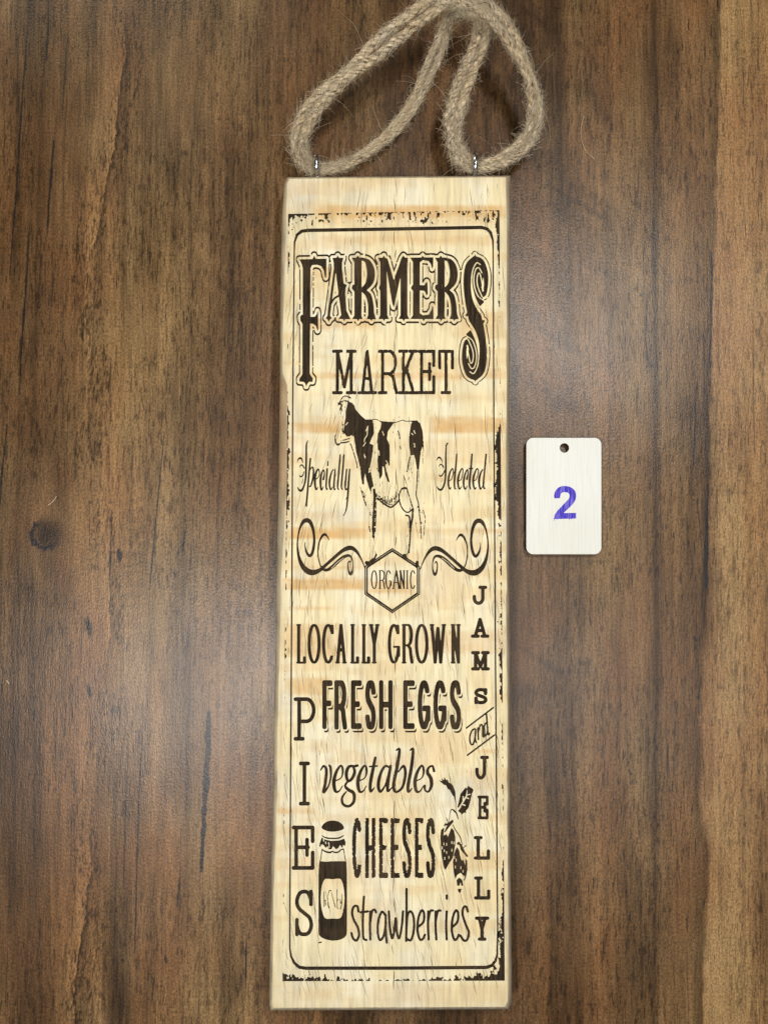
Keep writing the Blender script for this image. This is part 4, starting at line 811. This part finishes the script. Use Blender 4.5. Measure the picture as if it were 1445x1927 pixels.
S = np.array(sm(ctrl, 24, closed=True))[:-1]
ns = len(S); C = S[:, :3]; gap = S[:, 3]; rad = S[:, 4]
tan = np.roll(C, -1, 0) - np.roll(C, 1, 0); tan /= np.linalg.norm(tan, axis=1)[:, None]
side = np.cross(tan, [0, 0, 1.0]); side /= np.linalg.norm(side, axis=1)[:, None]; upv = np.cross(side, tan)
arcl = np.concatenate([[0], np.cumsum(np.linalg.norm(np.diff(C, axis=0), axis=1))]); total = arcl[-1] + np.linalg.norm(C[0] - C[-1])
M = Mat('jute', .85, .1)
uv = M.n('ShaderNodeUVMap').outputs[0]
def uvn(sx, sy, det=3):
    mp = M.n('ShaderNodeMapping'); M.t.links.new(uv, mp.inputs[0]); mp.inputs['Scale'].default_value = (sx, sy, 1)
    return M.n('ShaderNodeTexNoise', Vector=mp.outputs[0], Scale=1.0, Detail=det).outputs['Fac']
fib = uvn(9, 26); fib2 = uvn(4, 14); pat = M.noise((70, 70, 70), 3)
c = M.mix(M.ramp(fib, [(.38, 0.0), (.60, 1.0)]), (.09, .054, .024), (.74, .58, .36)); c = M.mix(M.ramp(pat, [(.4, 0.0), (.65, .75)]), c, M.mix(M.ramp(fib, [(.38, 0.0), (.60, 1.0)]), (.10, .072, .042), (.74, .66, .50)))
c = M.mix(.6, c, M.ramp(fib2, [(.35, .35), (.6, 1.0)]), 'MULTIPLY')
JUTE = M.done(c, fib, .9, .0004)
M = Mat('jute_fibre', .8, .15); c = M.mix(M.noise((300, 300, 300), 2), (.42, .31, .18), (.90, .81, .61)); FIBRE = M.done(c)
rope = empty('jute_rope', at(780, 160, 0.0)); tag(rope, 'fuzzy tan jute rope looped through the two screw eyes', 'rope')
turn = .2 + .55 * np.sin(arcl / total * 2 * np.pi * 3) + .35 * np.sin(arcl / total * 2 * np.pi * 8 + 1)
hairV, hairF = [], []
rngh = np.random.default_rng(12)
def hairs(P0, D, Nrm, count, lmin, lmax, r0, spread_, lift, wig):
    """thin three-sided fibres from points P0 along D, lifting off along Nrm"""
    global hairV, hairF
    k = rngh.integers(0, len(P0), count)
    L = rngh.uniform(0, 1, count) ** 2.2 * (lmax - lmin) + lmin
    p = P0[k].copy(); d = D[k] * rngh.choice([-1, 1], count)[:, None] + Nrm[k] * (rngh.uniform(0, 1, count)[:, None] * lift) + rngh.normal(0, spread_, (count, 3))
    d /= np.linalg.norm(d, axis=1)[:, None]; curl = rngh.normal(0, wig, (count, 3)); seg = 7; rr = r0 * rngh.uniform(.6, 1.3, count)
    pts = [p.copy()]
    for q in range(seg):
        p = p + d * (L / seg)[:, None]; d = d + curl + rngh.normal(0, wig * .5, (count, 3)); d /= np.linalg.norm(d, axis=1)[:, None]
        p[:, 2] = np.maximum(p[:, 2], .00025); pts.append(p.copy())
    pts = np.stack(pts, 1)
    u = np.cross(d, rngh.normal(0, 1, (count, 3))); u /= np.linalg.norm(u, axis=1)[:, None] + 1e-9; v = np.cross(d, u)
    tp = np.linspace(1, .35, seg + 1)[None, :, None] * rr[:, None, None]
    Vh = np.stack([pts + tp * (math.cos(a) * u + math.sin(a) * v)[:, None] for a in (0, 2.094, 4.189)], 2)   # count, seg+1, 3, 3
    base_ = np.arange(count)[:, None, None] * (seg + 1) * 3 + np.arange(seg)[None, :, None] * 3; s3 = np.arange(3)[None, None, :]; s4 = (s3 + 1) % 3
    Fh = np.stack([base_ + s3, base_ + s4, base_ + 3 + s4, base_ + 3 + s3], -1).reshape(-1, 4)
    offv = sum(len(x_) for x_ in hairV); hairV.append(Vh.reshape(-1, 3)); hairF.append(Fh + offv)
for cord_i in range(2):
    ph = turn + math.pi * cord_i
    flat = .55
    CC = C + gap[:, None] * (np.cos(ph)[:, None] * side + flat * np.sin(ph)[:, None] * upv)
    CC[:, 2] = np.maximum(CC[:, 2], rad + .0002)
    Vs, Fs, UVs = [], [], []
    sides = 10
    for ply in range(3):
        n_tw = 27; ps = 2 * np.pi * n_tw * np.arange(ns) / ns + ply * 2.094 + cord_i
        off_ = .42 * rad[:, None] * (np.cos(ps)[:, None] * side + np.sin(ps)[:, None] * upv)
        PC = CC + off_
        tt = np.roll(PC, -1, 0) - np.roll(PC, 1, 0); tt /= np.linalg.norm(tt, axis=1)[:, None]
        a = np.linspace(0, 2 * np.pi, sides, endpoint=False)
        rr = rad * .57 * (.9 + .25 * lattice(arcl / .0022, arcl * 0 + ply * 3.3 + cord_i, 90))
        jit = 1 + .16 * (lattice(np.arange(ns)[:, None] / 3.0, a[None, :] * 1.6 + ply * 9, 95) - .5)
        Vp = PC[:, None] + (rr[:, None] * jit)[..., None] * (np.cos(a)[None, :, None] * side[:, None] + np.sin(a)[None, :, None] * upv[:, None])
        s0 = sum(len(x_) for x_ in Vs)
        J_, I_ = np.meshgrid(np.arange(ns), np.arange(sides), indexing='ij')
        Fs.append(s0 + np.stack([J_ * sides + I_, J_ * sides + (I_ + 1) % sides, ((J_ + 1) % ns) * sides + (I_ + 1) % sides, ((J_ + 1) % ns) * sides + I_], -1).reshape(-1, 4))
        tw = arcl / total * 60
        UVs.append(np.stack([np.stack([(I_ + e) / sides * 1.0 + tw[J_] * .9 + ply * .37, arcl[J_] * 8 + g_ * (total / ns) * 8 + cord_i], -1) for e, g_ in ((0, 0), (1, 0), (1, 1), (0, 1))], 2).reshape(-1, 2))
        Vs.append(Vp.reshape(-1, 3))
        out_ = (Vp - PC[:, None]); out_ /= np.linalg.norm(out_, axis=2)[..., None]
        flatP = Vp.reshape(-1, 3); flatT = np.repeat(tt, sides, 0); flatN = out_.reshape(-1, 3)
        vis = flatN[:, 2] > -.4
        flatP, flatT, flatN = flatP[vis], flatT[vis], flatN[vis]
        hairs(flatP, flatT, flatN, 1000, .002, .007, .00006, .07, .10, .04)     # fibres lying along the ply
        hairs(flatP, flatT, flatN, 3000, .0010, .0048, .000030, .5, .9, .30)   # fuzz
        hairs(flatP, flatT, flatN, 40, .005, .015, .00004, .5, 1.0, .26)        # long strays
    Vk, Fk = tube_ring(CC, rad * .42, 8, closed=True, up=(0, 0, 1))
    cord = attach(link('cord', mesh_np('cord', Vk, [Fk]), [JUTE], smooth=True), rope)
    s0 = 0
    for Vp_, Fp_, Up_ in zip(Vs, Fs, UVs):
        me = mesh_np('ply', Vp_, [Fp_ - s0]); s0 += len(Vp_)
        me.uv_layers.new(name='UVMap').data.foreach_set('uv', Up_.astype(np.float32).ravel())
        attach(link('ply', me, [JUTE], smooth=True), rope).parent = cord
me = mesh_np('fibres', np.concatenate(hairV), [np.concatenate(hairF)])
tag(attach(link('fibres', me, [FIBRE]), rope), 'loose pale jute fibres standing off the cords', kind='stuff')

# ---------------------------------------------------------------- numbered tag
TH = .0028
def rrect(x0, y0, x1, y1, r, n_=10):
    out = []
    for cx_, cy_, a0 in ((x1 - r, y0 + r, 0), (x0 + r, y0 + r, 90), (x0 + r, y1 - r, 180), (x1 - r, y1 - r, 270)):
        out += [(cx_ + r * math.cos(math.radians(a0 + 90 * k / n_)), cy_ - r * math.sin(math.radians(a0 + 90 * k / n_))) for k in range(n_ + 1)]
    return out
L = Layer(985, 820, 1136, 1048)
L.poly(rrect(990, 824, 1131, 1043, 13)); L.poly(arc(1061.5, 843, 8.9, 8.9, 0, 360, 40), cut=True)
cx, cy, polys, segs = contour(L.f)
top = at_np((cx + L.i0) * STEP, (cy + L.j0) * STEP, TH); bot = top.copy(); bot[:, 2] = .00005; nv = len(top)
walls = np.stack([segs[:, 0], segs[:, 1], segs[:, 1] + nv, segs[:, 0] + nv], 1)
npoly = sum(len(p) for p in polys)
me = mesh_np('plate', np.concatenate([top, bot]), polys + [p[:, ::-1] + nv for p in polys] + [walls], np.concatenate([np.zeros(2 * npoly), np.ones(len(walls))]))
M = Mat('birch_ply', .6, .2)
g1 = M.noise((1700, 60, 1), 3); g2 = M.noise((40, 25, 1), 3); g3 = M.noise((2600, 2600, 1), 2)
c = M.mix(M.ramp(g2, [(.40, 0.0), (.70, .6)]), (.72, .73, .68), (.66, .65, .55)); c = M.mix(.35, c, M.ramp(g1, [(.3, .76), (.55, 1.0)]), 'MULTIPLY'); c = M.mix(.25, c, M.ramp(g3, [(.25, .75), (.6, 1.0)]), 'MULTIPLY')
BIRCH = M.done(c, g1, .15, .0001)
M = Mat('charred_edge', .8, .1); CHAR = M.done(M.mix(M.noise((600, 600, 600), 2), (.03, .018, .010), (.10, .06, .03)))
tagroot = empty('number_tag', at(1060, 934, 0.0)); tag(tagroot, 'small white wooden tag with a hole and a blue 2', 'tag')
attach(link('plate', me, [BIRCH, CHAR]), tagroot)
z = zoom(960, 790, 6.881); L = Layer(1038, 912, 1086, 980)
L.stroke(z(sm([(604, 985, 40), (618, 940, 40), (655, 905, 40), (705, 897, 40), (760, 908, 40), (800, 945, 42), (806, 1000, 42), (785, 1050, 42), (740, 1100, 42), (690, 1150, 40), (640, 1200, 38), (606, 1250, 38)], 6)), 1)
L.poly(z([(565, 1015), (645, 1012), (640, 960), (575, 960)])); L.poly(z([(557, 1285), (850, 1278), (850, 1205), (680, 1208), (640, 1200), (590, 1215)])); L.poly(z([(560, 960), (560, 1060), (660, 1060), (660, 1014), (565, 1017)]), cut=True)
L.poly(z([(540, 1288), (860, 1281), (860, 1330), (540, 1330)]), cut=True)
L.stroke([(1042.3, 976, .5), (1042.6, 982, .25)], 1); L.stroke([(1071, 975, .7), (1071, 979, .3)], 1); L.stroke([(1074.5, 975, .6), (1074.5, 978, .3)], 1)
L.wear(97, 3, 2.1, 1.2, 5)
cx, cy, polys, segs = contour(L.f)
me = mesh_np('printed_digit', at_np((cx + L.i0) * STEP, (cy + L.j0) * STEP, TH + .00004), polys)
M = Mat('blue_ink', .5, .2); c = M.mix(M.ramp(M.noise((1500, 160, 1), 3), [(.46, 0.0), (.62, .7)]), (.035, .018, .40), (.22, .19, .62)); 
tag(attach(link('printed_digit', me, [M.done(c)]), tagroot), 'blue printed digit 2')

# ---------------------------------------------------------------- stray fibres and lint lying on the table
def stray(pts, r, label):
    P = [at(a, b, .0003) for a, b in sm(pts, 6)]
    V_, F_ = tube_ring(P, r, 5, up=(0, 0, 1)); V_[:, 2] = np.maximum(V_[:, 2], .00002)
    o = link('loose_fibre', mesh_np('loose_fibre', V_, [F_]), [FIBRE]); root = np.array(P[len(P) // 2]); root[2] = 0
    o.data.vertices.foreach_get('co', b_ := np.empty(len(V_) * 3, np.float32)); o.data.vertices.foreach_set('co', (b_.reshape(-1, 3) - root.astype(np.float32)).ravel()); o.data.update(); o.location = root
    tag(o, label, 'fibre')
stray([(1099, 218), (1093, 240), (1094, 262), (1102, 284), (1119, 300)], .00005, 'long curved pale fibre lying on the table beside the rope')
stray([(107, 934), (101, 943), (91, 951)], .00010, 'short pale fibre lying above the wood knot')
stray([(13, 1280), (18, 1286)], .00016, 'tiny white lint speck lying below the wood knot')
